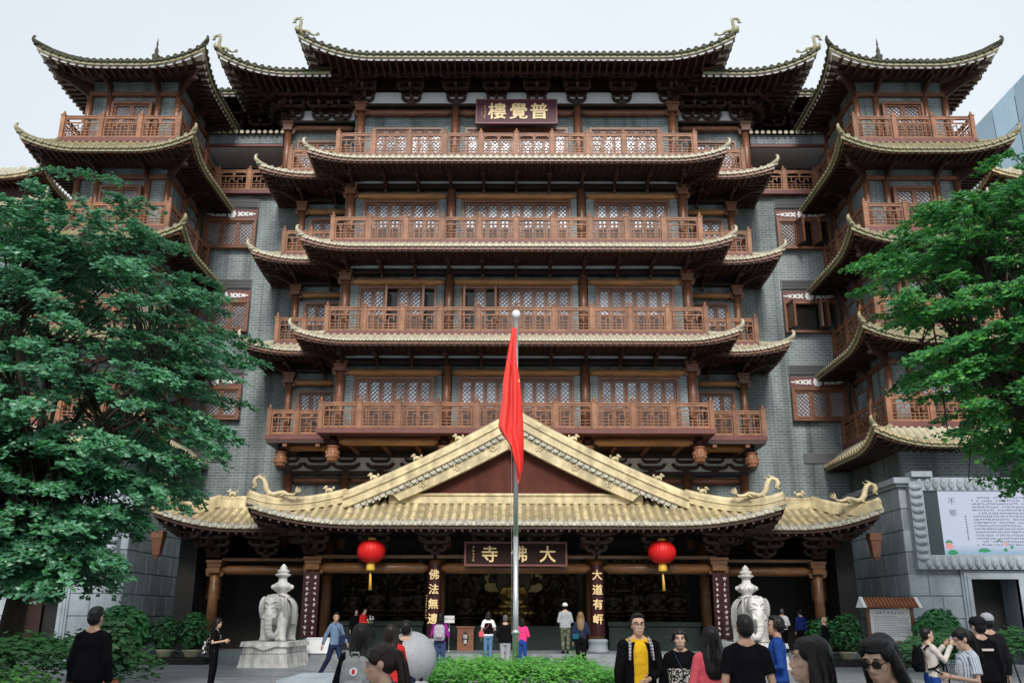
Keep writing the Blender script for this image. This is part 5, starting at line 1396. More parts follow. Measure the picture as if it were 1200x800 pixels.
mb = MB('wood_rail'); mb.hexa([(-.72, -.05, .86), (.72, -.05, .86), (.72, .05, .86), (-.72, .05, .86)], [(-.72, -.05, .92), (.72, -.05, .92), (.72, .05, .92), (-.72, .05, .92)]); add('lower_rail', mb.data('lower_rail'), nb, local=True)
mb = MB('wood'); mb.prism([(-.34, 0), (.34, 0), (.0, .28)], -.85, .85); mb.xform(Matrix.Translation((0, 0, 1.98)) @ Matrix.Rotation(R(90), 4, 'Z')); add('roof', mb.data('roof'), nb, local=True)
for k in range(15):
    x = lerp(-.8, .8, k/14); mb = MB('pot_terracotta'); mb.tube([(x, -.36, 1.98), (x, 0, 2.28)], .04, 6); add('roof_tile', mb.data('roof_tile'), nb, local=True)
for sx in (-1, 1): mb = MB('white_paint'); mb.prism([(-.38, 0), (.38, 0), (.0, .34)], -.05, .05); mb.xform(Matrix.Translation((sx*.9, 0, 1.97)) @ Matrix.Rotation(R(90), 4, 'Z')); add('roof_end', mb.data('roof_end'), nb, local=True)
ws = thing('wall_sign', 'tiny yellow sign on the grey stone wall above the round bush', 'sign', (14.72, 36.2, 2.0)); 
mb = MB('gold_letter'); mb.box(-.02, .02, -.28, .28, -.14, .14); add('plate', mb.data('plate'), ws, local=True)

# ------------------------------------------------------------------ potted plants, shrubs
lj = thing('plant_ledge', 'low dark stone ledge carrying the row of cream flower pots', 'ledge', (-12.6, 34.1, 0)); slab(lj, 'block', 'hall_dark', -14.6, -10.9, 33.7, 34.48, 0, .24)
lj = thing('plant_ledge', 'low dark stone ledge under the notice board plants', 'ledge', (12.4, 34.1, 0)); slab(lj, 'block', 'hall_dark', 10.4, 14.6, 33.7, 34.48, 0, .24)
for k, (x, h, lab) in enumerate([(-13.5, .62, 'leafy shrub in cream pot next to the palm-like bush'), (-12.45, .58, 'leafy shrub in cream pot, the middle one of the row of three'), (-11.5, .66, 'leafy shrub in cream pot nearest the gold wooden corner column'), (10.9, .6, 'leafy shrub in cream pot behind the bald man'), (11.75, .66, 'leafy shrub in cream pot between bald man and notice board')]):
    bush('potted_shrub', lab, 'potted plant', (x, 34.1, .24), .56, .5, h, 950, .16, ('leaf_b', 'leaf_dark'), 50+k, pot=.26, group='shrubs in cream pots')
bush('palm_bush', 'tall spiky green bush behind the man in black', 'bush', (-12.9, 31.0, .3), .85, .8, .85, 2200, .26, ('leaf_b',), 61, up=.3)
bush('round_bush', 'round spiky green bush by the notice board', 'bush', (13.7, 31.0, .35), .8, .7, .8, 2600, .2, ('leaf_b',), 62, up=.3)
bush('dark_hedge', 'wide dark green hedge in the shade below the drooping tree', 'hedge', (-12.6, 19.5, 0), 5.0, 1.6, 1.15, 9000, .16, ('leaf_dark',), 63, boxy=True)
bush('variegated_shrub', 'low shrub with pale yellowish leaves in front of the dark hedge', 'shrub', (-8.6, 14.2, 0), 1.7, .8, .85, 2600, .13, ('leaf_hedge', 'leaf_dark'), 64, boxy=True)
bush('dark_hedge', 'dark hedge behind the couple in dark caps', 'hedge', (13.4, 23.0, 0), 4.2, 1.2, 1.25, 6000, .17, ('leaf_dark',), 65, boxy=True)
bush('potted_shrub', 'dark shrub in terracotta pot beside the man in black', 'potted plant', (-6.05, 14.2, 0), .35, .35, .45, 500, .15, ('leaf_dark',), 66, pot=.75)

# ------------------------------------------------------------------ trees
def px(p):
    x, y, z = p; z -= 1.65; dep = y*math.cos(R(PITCH))+z*math.sin(R(PITCH)); up = -y*math.sin(R(PITCH))+z*math.cos(R(PITCH))
    return 605+1068*x/dep, 400-1068*up/dep
def tree(label, base, c, rad, seed, nspray, mats, size, keep=None, droop=.5, gap=.85, extra=None):
    rnd = random.Random(seed); root = thing('tree', label, 'tree', base); B = Vector(base); C = Vector(c)-B
    mb = MB('trunk')
    fork = Vector((C.x*.35, C.y*.3, (C.z)*.55)); mb.tube([(0, 0, 0), (fork.x*.3+.1, 0, fork.z*.5), tuple(fork)], [.34, .26, .2], 10)
    mb.lathe([(.55, 0), (.42, .15), (.35, .4)], (0, 0, 0), 10); add('trunk', mb.data('trunk'), root, local=True)
    limbs = MB('trunk'); leaves = MB(*mats); pts = []
    ends = []
    for k in range(17):
        a = 2*math.pi*k/17+rnd.uniform(-.2, .2); el = rnd.uniform(-.35, 1.2)
        e = C + Vector((rad[0]*.6*math.cos(a)*math.cos(el), rad[1]*.6*math.sin(a)*math.cos(el), rad[2]*.6*math.sin(el)))
        mid = fork.lerp(e, .5)+Vector((0, 0, rnd.uniform(.1, .7))); limbs.tube([tuple(fork), tuple(mid), tuple(e)], [.12, .075, .035], 6); ends.append((mid, e))
    made = 0; tries = 0
    while made < nspray and tries < nspray*6:
        tries += 1
        d = Vector((rnd.gauss(0, 1), rnd.gauss(0, 1), rnd.gauss(0, 1))).normalized(); rr = rnd.uniform(.35, 1.0)**.55
        if extra and made >= nspray-extra[2]: o = Vector(extra[0])-B + Vector((d.x*extra[1][0]*rr, d.y*extra[1][1]*rr, d.z*extra[1][2]*rr))
        else: o = C + Vector((d.x*rad[0]*rr, d.y*rad[1]*rr, d.z*rad[2]*rr))
        off = .45*math.sin(o.x*.9+1.3)+.4*math.sin(o.y*1.1+o.x*.4); o.z = round((o.z+off)/gap)*gap-off+rnd.gauss(0, .09)   # foliage hangs in tiers
        h = Vector((d.x, d.y, 0)) + Vector((rnd.gauss(0, .3), rnd.gauss(0, .3), 0)); h = h.normalized() if h.length > .05 else Vector((1, 0, 0))
        L = rnd.uniform(1.3, 2.6); side = Vector((-h.y, h.x, 0)); dr = rnd.uniform(.5, 1.3)*droop; lift = max(-.1, d.z)*.45
        st = o - h*L*.55; tip = st+h*L+Vector((0, 0, lift*L-dr*L*.45))
        if keep and not (keep(*px(tip+B)) and keep(*px(o+B))): continue
        made += 1
        m, e = min(ends, key=lambda q: (q[1]-st).length_squared); limbs.tube([tuple(m.lerp(e, rnd.uniform(.5, 1))), tuple(st.lerp(e, .35)+Vector((0, 0, .1))), tuple(st), tuple(st+h*L*.5+Vector((0, 0, lift*L*.5-dr*L*.11)))], [.03, .024, .017, .006], 4, cap=False)
        nl = rnd.randint(170, 250); ws = rnd.uniform(.34, .58); nb = rnd.randint(4, 6)
        for j in range(nl):
            # leaves sit on side twigs that leave the spray axis
            q = rnd.randrange(nb); t0 = (q+.5)/nb*.85; sd = 1 if q % 2 else -1; f = rnd.random()
            if rnd.random() < .3: t, wd = rnd.random(), rnd.gauss(0, .05)
            else: t = t0+f*.22; wd = sd*f*ws*(1.15-t0)+rnd.gauss(0, .06)
            p = st + h*(L*t) + side*wd + Vector((0, 0, lift*L*t - dr*t*t*L*.45 - abs(wd)*.32 + rnd.gauss(0, .04)))
            pts.append((p, d))
    leaf_cloud(leaves, pts, size, rnd, up=.66, mats=mats, shape=1.1)
    cr = add('crown', leaves.data('crown'), root, local=True); add('limbs', limbs.data('limbs'), root, local=True)
    return root
def keep_l(u, v):
    if v < 208+max(0, u-160)*1.2: return False
    if u > 316-max(0, v-470)*.55: return False
    if v > 600 and u > 150+max(0, 660-v): return False
    return v < 705 and not (u > 35 and v < 225+20*math.sin(u*.12))
def keep_r(u, v):
    if v < 172+max(0, 1196-u)*.56: return False
    if u < 985+max(0, v-330)*.30+(30 if 380 < v < 430 else 0): return False
    return v < 425+max(0, u-1000)*.95 and v < 585
tree('big tree with layered drooping leaves beside the dark hedge and man in black', (-12.6, 23.6, 0), (-12.0, 23.2, 7.2), (5.2, 4.2, 6.0), 101, 700, ('leaf_a', 'leaf_a', 'leaf_a', 'leaf_b'), .145, keep_l, droop=.75, gap=.82, extra=((-12.0, 21.6, 3.5), (4.0, 2.4, 2.3), 240))
tree('tree with bright green layered leaves reaching over the lit text screen', (15.4, 24.0, 0), (14.0, 23.4, 9.2), (5.2, 4.0, 5.0), 102, 430, ('leaf_b', 'leaf_b', 'leaf_hedge'), .145, keep_r, droop=.5, gap=.78)
# unseen courtyard trees added outside the view to shade the near crowd
for k, (bx, by, cx_, cy_, cz_, rx_, lab) in enumerate(((-11.0, 3.0, -9.6, 3.6, 7.8, 4.8, 'spreading unseen courtyard tree added for shade, facing the dark hedge'), (-4.5, -7.0, -3.2, -6.0, 10.0, 4.6, 'unseen courtyard tree added for shade, facing the flagpole and its hedge'), (5.5, -7.5, 4.6, -6.2, 10.2, 4.8, 'unseen courtyard tree added for shade, facing the man in yellow'), (13.0, -1.0, 11.5, -.5, 9.5, 4.8, 'unseen courtyard tree added for shade, facing the notice board'))):
    tree(lab, (bx, by, 0), (cx_, cy_, cz_), (rx_, 4.2, 3.2), 110+k, 150, ('leaf_a',), .27, droop=.5)
# ------------------------------------------------------------------ people
def skin_mat(n, c): return mat(n, c, rough=.5, spec=.35, var=.25, vscale=25, vcol=tuple(x*.7 for x in c))
skin_mat('skin', (.52, .33, .24)); skin_mat('skin_tan', (.42, .25, .17))
mat('lips', (.40, .18, .14), rough=.45); mat('eye_white', (.7, .68, .65), rough=.2); mat('eye_dark', (.02, .012, .01), rough=.15)
def cloth(n, c, var=.35, vs=9, bump=.5, rough=.85): return mat(n, c, rough=rough, spec=.04, var=var, vscale=vs, bump=bump, bscale=14)
cloth('c_black', (.006, .006, .007)); cloth('c_navy', (.02, .028, .06)); cloth('c_denim', (.045, .075, .15)); cloth('c_jeans', (.10, .20, .34)); cloth('c_chambray', (.13, .19, .29))
cloth('c_blue', (.015, .03, .16)); cloth('c_red', (.55, .03, .03)); cloth('c_pink', (.62, .10, .13)); cloth('c_hotpink', (.75, .05, .2)); cloth('c_purple', (.24, .02, .22))
cloth('c_yellow', (.72, .42, .02)); cloth('c_grey', (.33, .34, .36)); cloth('c_greypack', (.27, .28, .28)); cloth('c_white', (.72, .72, .74)); cloth('c_teal', (.015, .10, .14)); cloth('c_cream', (.60, .55, .50)); cloth('c_dark', (.015, .015, .018)); cloth('c_beige', (.55, .42, .32)); cloth('c_royal', (.02, .06, .25))
def hair_mat(n, c): return mat(n, c, rough=.42, spec=.3, var=.5, vscale=40, stretch=(1, 1, .12), bump=.35, bscale=60)
hair_mat('h_black', (.005, .004, .004)); hair_mat('h_brown', (.016, .009, .007)); hair_mat('h_fair', (.20, .12, .06)); hair_mat('h_grey', (.09, .09, .09))
def pattern(name, kind, c1, c2, scale=30, thr=.5):
    m = cloth(name, c1); n = m.node_tree.nodes; l = m.node_tree.links; b = n['Principled BSDF']
    tc = n.new('ShaderNodeTexCoord')
    if kind == 'spots':
        t = n.new('ShaderNodeTexNoise'); t.inputs['Scale'].default_value = scale; t.inputs['Detail'].default_value = 3; l.new(tc.outputs['Object'], t.inputs['Vector']); fac = t.outputs['Fac']
    elif kind == 'stripe':
        t = n.new('ShaderNodeTexWave'); t.inputs['Scale'].default_value = scale; t.inputs['Distortion'].default_value = 1.2; t.inputs['Detail'].default_value = 2; l.new(tc.outputs['Object'], t.inputs['Vector']); t.bands_direction = 'Y'; fac = t.outputs['Fac']
    else:
        w1 = n.new('ShaderNodeTexWave'); w1.inputs['Scale'].default_value = scale; w1.bands_direction = 'X'; l.new(tc.outputs['Object'], w1.inputs['Vector'])
        w2 = n.new('ShaderNodeTexWave'); w2.inputs['Scale'].default_value = scale; w2.bands_direction = 'Z'; l.new(tc.outputs['Object'], w2.inputs['Vector'])
        a = n.new('ShaderNodeMath'); a.operation = 'MAXIMUM'; l.new(w1.outputs['Fac'], a.inputs[0]); l.new(w2.outputs['Fac'], a.inputs[1]); fac = a.outputs[0]
    r = n.new('ShaderNodeMapRange'); r.inputs[1].default_value = thr-.03; r.inputs[2].default_value = thr+.03; l.new(fac, r.inputs[0])
    mm = n.new('ShaderNodeMix'); mm.data_type = 'RGBA'; l.new(r.outputs[0], mm.inputs[0]); mm.inputs[6].default_value = (*c1, 1); mm.inputs[7].default_value = (*c2, 1)
    for lk in list(b.inputs['Base Color'].links): l.remove(lk)
    l.new(mm.outputs[2], b.inputs['Base Color'])
pattern('p_print', 'spots', (.006, .006, .007), (.55, .5, .45), 42, .52); pattern('p_leopard', 'spots', (.62, .52, .42), (.12, .07, .05), 38, .56)
pattern('p_stripe', 'stripe', (.66, .68, .70), (.20, .27, .42), 14, .72); pattern('p_plaid', 'plaid', (.58, .55, .60), (.12, .09, .14), 9, .82); pattern('p_camo', 'spots', (.06, .08, .05), (.16, .17, .11), 9, .5); pattern('p_daisy', 'spots', (.02, .02, .02), (.7, .7, .68), 14, .55)

TH = R(PITCH)
def at_px(u, Y): return (u-605)/1068*(Y*math.cos(TH))
def z_px(v, Y): return 1.65 + Y*math.tan(TH-math.atan((v-400)/1068))

ARM = {'down': ((.235, .03, 1.07), (.245, -.04, .82)), 'phone': ((.225, .0, 1.08), (.07, -.27, 1.13)), 'raise': ((.21, -.14, 1.16), (.10, -.36, 1.42)),
       'front': ((.25, .04, 1.08), (.06, -.2, 1.0)), 'swing_f': ((.23, -.06, 1.09), (.24, -.22, .9)), 'swing_b': ((.25, .12, 1.1), (.27, .2, .86)), 'pocket': ((.28, .06, 1.08), (.2, -.04, .92))}
def hand(mb, w_, e, sx, curl=.5):
    """palm, four unequal bent fingers and a thumb at the wrist"""
    w_ = Vector(w_); d = (w_-Vector(e)).normalized(); ax = Vector((sx, 0, 0)); ax = (ax-d*ax.dot(d)).normalized()      # back of hand looks outwards
    side = d.cross(ax)*sx; 
    if side.y > 0: side = -side                                           # thumb side looks forward
    pal = w_+d*.045; rot = Matrix((ax, side, d)).transposed()
    mb.ball(pal, .017, .04, .05, 8, 6, rot)
    for k, (off, L) in enumerate(((.028, .068), (.009, .078), (-.011, .072), (-.029, .056))):
        b = w_+d*.08+side*off; m = b+d*L*.5-ax*L*.12*curl; t = m+d*L*.42-ax*L*.4*curl
        mb.tube([tuple(b-d*.02), tuple(b), tuple(m), tuple(t)], [.0095, .0095, .0085, .0065], 6)
    b = w_+d*.03+side*.032; mb.tube([tuple(b), tuple(b+side*.026+d*.02-ax*.006), tuple(b+side*.034+d*.05-ax*.014)], [.012, .0105, .0075], 6)
def strands(mb, rnd, n, H0, length, face_cut=True, r=.0045, tie=None, wav=.01):
    """locks of hair running over the skull and down"""
    C = Vector((0, .015, 1.605))
    for k in range(n):
        a = rnd.uniform(0, 2*math.pi); y = math.sin(a)
        if face_cut and y < -.45: continue
        pts = []; 
        for q in range(5):
            t = q/4; th = lerp(.12, 1.62, t); pts.append(C+Vector((.092*math.sin(th)*math.cos(a), .108*math.sin(th)*math.sin(a)*(1 if math.sin(a) > 0 else .8), .108*math.cos(th))))
        e = pts[-1]
        if tie is not None: pts = pts[:4]+[e.lerp(Vector(tie), .45), Vector(tie)]
        else:
            nl = 4
            for q in range(1, nl+1):
                t = q/nl; pts.append(Vector((e.x*(1+.12*t)+wav*math.sin(k+q), e.y*(1+.05*t)+.015*t+wav*math.cos(k*1.7+q), e.z-length*t*rnd.uniform(.92, 1.05))))
        mb.tube([tuple(p) for p in pts], [r*.6]+[r]*(len(pts)-2)+[r*.4], 4, cap=False)

def person(label, u, v, Y, rz, top, bottom, hair, hstyle, arms=('down', 'down'), floor=0, head=(0, 0), sleeve='long', stride=0, skin='skin', shoes='c_black',
           jacket=None, H=None, face=False, vox=None, hem=.86, cap=None, fem=False, glasses=None, lean=0, bulk=1.0, collar=False, x=None, sm=2):
    zt = z_px(v, Y)-floor; Hh = H or max(1.45, min(1.86, zt)); S = Hh/1.715
    X = at_px(u, Y) if x is None else x
    root = thing('person', label, 'person', (X, Y, floor+(0 if H is None or True else zt-Hh)), R(rz)); root.scale = (S, S, S)
    vox = vox or (.019 if Y > 20 else .0125 if Y > 8 else .0085)
    sw = .15 if fem else .165
    def mirror(p, sx): return (p[0]*sx, p[1], p[2])
    HM = Matrix.Translation((0, .01, 1.47)) @ Matrix.Rotation(R(head[0]), 4, 'Z') @ Matrix.Rotation(R(head[1]), 4, 'X') @ Matrix.Translation((0, -.01, -1.47))
    LM = Matrix.Translation((0, 0, .95)) @ Matrix.Rotation(R(lean), 4, 'X') @ Matrix.Translation((0, 0, -.95))
    el, wr = {}, {}
    for sx, a in ((-1, arms[0]), (1, arms[1])):
        A = ARM[a] if isinstance(a, str) else a
        el[sx], wr[sx] = mirror(A[0], sx) if isinstance(a, str) else A[0], mirror(A[1], sx) if isinstance(a, str) else A[1]
    sh = {sx: (sx*(sw+.008), .008, 1.35) for sx in (-1, 1)}
    kn = {sx: (sx*.09, -.015-sx*stride*.5, .49) for sx in (-1, 1)}; an = {sx: (sx*.085, .02-sx*stride + (.12 if sx*stride < 0 else 0), .075+(.03 if sx*stride < 0 else 0)) for sx in (-1, 1)}
    # ---- body: one continuous surface
    mb = MB(skin)
    mb.ball((0, .012, 1.605), .079, .098, .106, 14, 12); mb.ball((0, -.03, 1.53), .06, .068, .075, 12, 10); mb.ball((0, -.058, 1.487), .036, .038, .03, 8, 6)
    if vox < .016:
        mb.tube([(0, -.086, 1.60), (0, -.096, 1.575), (0, -.106, 1.552), (0, -.096, 1.542)], [.011, .012, .0145, .011], 7)
        mb.ball((-.014, -.098, 1.545), .011, .013, .009, 6, 5); mb.ball((.014, -.098, 1.545), .011, .013, .009, 6, 5)
        mb.ball((0, -.092, 1.515), .026, .014, .008, 8, 5); mb.ball((0, -.09, 1.502), .022, .014, .008, 8, 5)
        for sx in (-1, 1): mb.ball((sx*.033, -.078, 1.615), .03, .016, .01, 8, 5); mb.ball((sx*.042, -.058, 1.558), .022, .024, .022, 8, 6); mb.ball((sx*.08, .01, 1.575), .012, .024, .034, 8, 6)
    mb.xform(HM)
    mb.tube([(0, .02, 1.33), (0, .018, 1.44), tuple(HM @ Vector((0, .0, 1.53)))], [.066, .054, .055], 12)
    mb.tube([(0, .01, .80), (0, .01, .90), (0, .0, 1.02), (0, -.005, 1.16), (0, .0, 1.28), (0, .005, 1.36), (0, .01, 1.40)], [.12, .16, .135 if fem else .145, .15, .165, .14, .07], 16, flat=.66)
    for sx in (-1, 1):
        mb.tube([(sx*.02, .025, 1.455), (sx*.08, .02, 1.40), (sx*.15, .01, 1.37)], [.045, .05, .05], 8); mb.ball(sh[sx], .058); mb.tube([sh[sx], el[sx], wr[sx]], [.05, .041, .028], 10)
        mb.tube([(sx*.085, .005, .9), kn[sx], an[sx]], [.09, .06, .042], 10)
        mb.tube([(an[sx][0], an[sx][1]+.03, .045), (an[sx][0]*1.1, an[sx][1]-.08, .035), (an[sx][0]*1.15, an[sx][1]-.16, .025)], [.04, .04, .028], 8)
    me = sculpt(mb, vox, sm, skin)
    hb = MB(skin)
    for sx in (-1, 1): hand(hb, wr[sx], el[sx], sx, .9 if arms[0 if sx < 0 else 1] in ('phone', 'raise', 'front') else .45)
    hm = hb.data('h'); bm = bmesh.new(); bm.from_mesh(me); bm.from_mesh(hm); bm.to_mesh(me); bm.free(); bpy.data.meshes.remove(hm)
    me.polygons.foreach_set('use_smooth', [True]*len(me.polygons))
    bo = add('body', me, root, local=True)
    # ---- trousers and shoes
    mb = MB(bottom)
    mb.tube([(0, .012, .78), (0, .012, .88), (0, .008, .98), (0, .005, 1.0)], [.155, .172, .158, .155], 16, flat=.7)
    lw = .075 if bottom not in ('c_leg',) else .062
    for sx in (-1, 1): mb.tube([(sx*.085, .008, .88), (kn[sx][0], kn[sx][1], kn[sx][2]), (an[sx][0], an[sx][1], an[sx][2]+.0)], [.1, lw, lw*.78], 12)
    add('trousers', sculpt(mb, max(.0125, vox), 2, bottom), root, local=True)
    for sx in (-1, 1):
        mb = MB(shoes); mb.tube([(an[sx][0], an[sx][1]+.055, an[sx][2]-.02), (an[sx][0]*1.08, an[sx][1]-.06, an[sx][2]-.035), (an[sx][0]*1.15, an[sx][1]-.19, an[sx][2]-.045)], [.05, .05, .034], 10, flat=1)
        mb.ball((an[sx][0], an[sx][1]+.02, an[sx][2]+.01), .047, .06, .045, 8, 6); sh_ = add('shoe', sculpt(mb, .0125, 1, shoes), root, local=True)
    # ---- top
    def garment(mt, g, hm_, slv, open_front=False, nm='shirt', neck=1.425):
        mb = MB(mt); w0 = .172 if not fem else .168
        mb.tube([(0, .008, hm_), (0, .008, hm_+.05), (0, .004, 1.04), (0, -.004, 1.17), (0, .002, 1.29), (0, .008, 1.365), (0, .012, neck)], [(w0+g)*bulk, (w0+g)*bulk, (.152 if fem else .16)*bulk+g, .163+g, .172+g, .145+g, .075+g], 20, flat=.68)
        for sx in (-1, 1):
            mb.ball(sh[sx], .062+g*.7); mb.tube([(sx*.045, .022, 1.415), (sx*.09, .018, 1.395), (sx*.15, .01, 1.365)], [.045+g, .052+g, .055+g], 8)
            S0, E0, W0 = Vector(sh[sx]), Vector(el[sx]), Vector(wr[sx])
            if slv == 'long': mb.tube([tuple(S0), tuple(E0), tuple(E0.lerp(W0, .93))], [.058+g, .052+g, .04+g], 12)
            elif slv == 'short': mb.tube([tuple(S0), tuple(S0.lerp(E0, .72))], [.06+g, .064+g], 12)
            rnd_ = random.Random(int(u)); k = 0
            for k in range(5 if slv == 'long' else 0):          # folds
                c = E0.lerp(W0, .05+k*.16) if k % 2 else S0.lerp(E0, .6+k*.08); mb.ball(tuple(c), .058+g-.004*k, .056+g-.004*k, .02, 8, 6)
        if vox < .016:
            rnd_ = random.Random(int(u)+5)
            for k in range(9):
                a = rnd_.uniform(0, 6.28); zz = rnd_.uniform(hm_+.03, 1.2); rr = .155+g; mb.tube([(rr*math.cos(a), rr*.68*math.sin(a), zz-.1), (rr*math.cos(a+.15), rr*.68*math.sin(a+.15), zz), (rr*math.cos(a+.1), rr*.68*math.sin(a+.1), zz+.1)], [.006, .014, .006], 6)
        return add(nm, sculpt(mb, vox, 2, mt), root, local=True)
    garment(top, .006, hem, sleeve)
    if collar:
        mb = MB(top); mb.tube([(.075*math.cos(t*math.pi/8), .015+.07*math.sin(t*math.pi/8), 1.405+.012*math.sin(t*math.pi/8)) for t in range(-3, 12)], .016, 6); add('collar', mb.data('collar'), root, local=True)
    if jacket:
        g = .02; mb = MB(jacket); mb.smooth = True; n = 22; rows_ = [(hem-.03, .205), (hem+.05, .2), (1.04, .185), (1.17, .185), (1.29, .188), (1.37, .155), (1.41, .09)]
        for (z, r_) in rows_:
            for k in range(n+1):
                a = lerp(-62, 242, k/n); mb.v.append(((r_)*math.cos(R(a)), .006+r_*.72*math.sin(R(a)), z))
        for i in range(len(rows_)-1):
            for k in range(n): q = i*(n+1)+k; mb.face((q, q+1, q+n+2, q+n+1))
        mb.smooth = False
        for sx in (-1, 1):
            mb.tube([sh[sx], el[sx], tuple(Vector(el[sx]).lerp(Vector(wr[sx]), .92))], [.075, .062, .05], 12); mb.ball(sh[sx], .08)
        o = add('jacket', mb.data('jacket'), root, local=True); so_ = o.modifiers.new('t', 'SOLIDIFY'); so_.thickness = .012
    # ---- hair
    rnd = random.Random(int(u)*3+1)
    if hstyle != 'bald':
        mb = MB(hair); near = vox < .011
        mb.ball((0, .032, 1.622), .088, .098, .1, 16, 12); mb.ball((0, .05, 1.58), .084, .078, .09, 14, 10)
        if hstyle == 'short':
            mb.ball((0, -.03, 1.685), .066, .055, .034, 12, 8)
            if fem is False: mb.ball((0, -.01, 1.69), .07, .08, .036, 12, 8)
        if hstyle in ('long', 'bob', 'pony', 'bun'):
            mb.ball((0, -.012, 1.67), .076, .066, .042, 14, 10); mb.ball((0, -.028, 1.648), .066, .06, .026, 14, 8)
            for sx in (-1, 1): mb.ball((sx*.066, -.012, 1.635), .027, .062, .062, 10, 8)
        if hstyle == 'bob':
            mb.tube([(0, .05, 1.6), (0, .055, 1.5), (0, .055, 1.42)], [.09, .1, .085], 14, flat=.75)
            for sx in (-1, 1): mb.tube([(sx*.075, 0, 1.62), (sx*.088, .0, 1.54), (sx*.086, .01, 1.44)], [.028, .034, .026], 8)
        if hstyle == 'long':
            mb.tube([(0, .05, 1.6), (0, .065, 1.48), (0, .085, 1.36), (0, .105, 1.22), (0, .11, 1.14)], [.09, .105, .12, .105, .06], 14, flat=.5)
            for sx in (-1, 1): mb.tube([(sx*.072, 0, 1.64), (sx*.09, .008, 1.54), (sx*.1, .03, 1.42), (sx*.105, .05, 1.3)], [.026, .036, .036, .02], 8)
        if hstyle == 'pony':
            mb.tube([(0, .10, 1.64), (0, .135, 1.63), (0, .15, 1.56), (0, .14, 1.44), (0, .12, 1.32), (0, .11, 1.25)], [.02, .026, .036, .038, .03, .01], 10)
        if hstyle == 'bun': mb.ball((0, .12, 1.6), .045, .045, .05, 10, 8)
        hmx = sculpt(mb, vox, 2, hair); hmx.transform(HM)
        if near or (vox < .016 and hstyle in ('long', 'bob', 'pony')):
            sb = MB(hair); strands(sb, rnd, 240 if near else 90, 0, {'long': .34, 'bob': .14}.get(hstyle, .05), tie=(0, .12, 1.64) if hstyle == 'pony' else None, r=.0042 if near else .006)
            if hstyle == 'pony':
                for k in range(70):
                    a, b = rnd.gauss(0, .009), rnd.gauss(0, .009); sb.tube([(a*.4, .12, 1.64+b*.3), (a, .15+b, 1.62), (a*1.8, .165+b*1.2, 1.52), (a*2, .15+b*1.6, 1.38), (a*1.4, .125+b*1.4, 1.24+rnd.uniform(-.05, .04))], [.003, .0045, .0045, .004, .0015], 4, cap=False)
            sm_ = sb.data('s'); sm_.transform(HM); bm = bmesh.new(); bm.from_mesh(hmx); bm.from_mesh(sm_); bm.to_mesh(hmx); bm.free()
            hmx.polygons.foreach_set('use_smooth', [True]*len(hmx.polygons))
        add('hair', hmx, root, local=True)
    if cap:
        mb = MB(cap); mb.ball((0, .022, 1.645), .098, .113, .09, 16, 10); mb.tube([(0, -.06, 1.648), (0, -.13, 1.635), (0, -.175, 1.62)], [.085, .08, .045], 12, flat=.12)
        cm = mb.data('cap'); cm.transform(HM); add('cap', cm, root, local=True)
    if face:
        def hp(mbx, nm, par=None): d = mbx.data(nm); d.transform(HM); return add(nm, d, root, local=True)
        for sx in (-1, 1):
            mb = MB('eye_white'); mb.ball((sx*.032, -.0805, 1.590), .0115, .0078, .0042, 8, 6); mb.use('eye_dark'); mb.ball((sx*.032, -.0850, 1.590), .0045, .0042, .0042, 8, 6)
            mb.tube([(sx*.019, -.0868, 1.593), (sx*.032, -.0885, 1.5955), (sx*.045, -.083, 1.593)], [.0012, .0022, .0012], 5); hp(mb, 'eye')
            mb = MB(hair); mb.tube([(sx*.016, -.0915, 1.612), (sx*.033, -.093, 1.618), (sx*.052, -.082, 1.613)], [.002, .0032, .0015], 5); hp(mb, 'eyebrow')
        mb = MB('lips'); mb.ball((0, -.1005, 1.513), .021, .008, .005, 8, 5); mb.ball((0, -.099, 1.505), .018, .008, .0055, 8, 5); hp(mb, 'lips')
    if glasses:
        mb = MB(glasses)
        for sx in (-1, 1):
            pts = [(sx*.036+.027*math.cos(t*math.pi/6), -.106, 1.588+.021*math.sin(t*math.pi/6)) for t in range(13)]
            mb.tube(pts, .0028, 5)
            if glasses == 'eye_dark': mb.poly([(x_, y_+.001, z_) for x_, y_, z_ in pts[:-1]])
            mb.tube([(sx*.063, -.104, 1.592), (sx*.082, -.05, 1.592), (sx*.085, .01, 1.585)], .0028, 5)
        mb.tube([(-.01, -.107, 1.592), (.01, -.107, 1.592)], .003, 5); d = mb.data('glasses'); d.transform(HM); add('glasses', d, root, local=True)
    root['_S'] = S
    return root

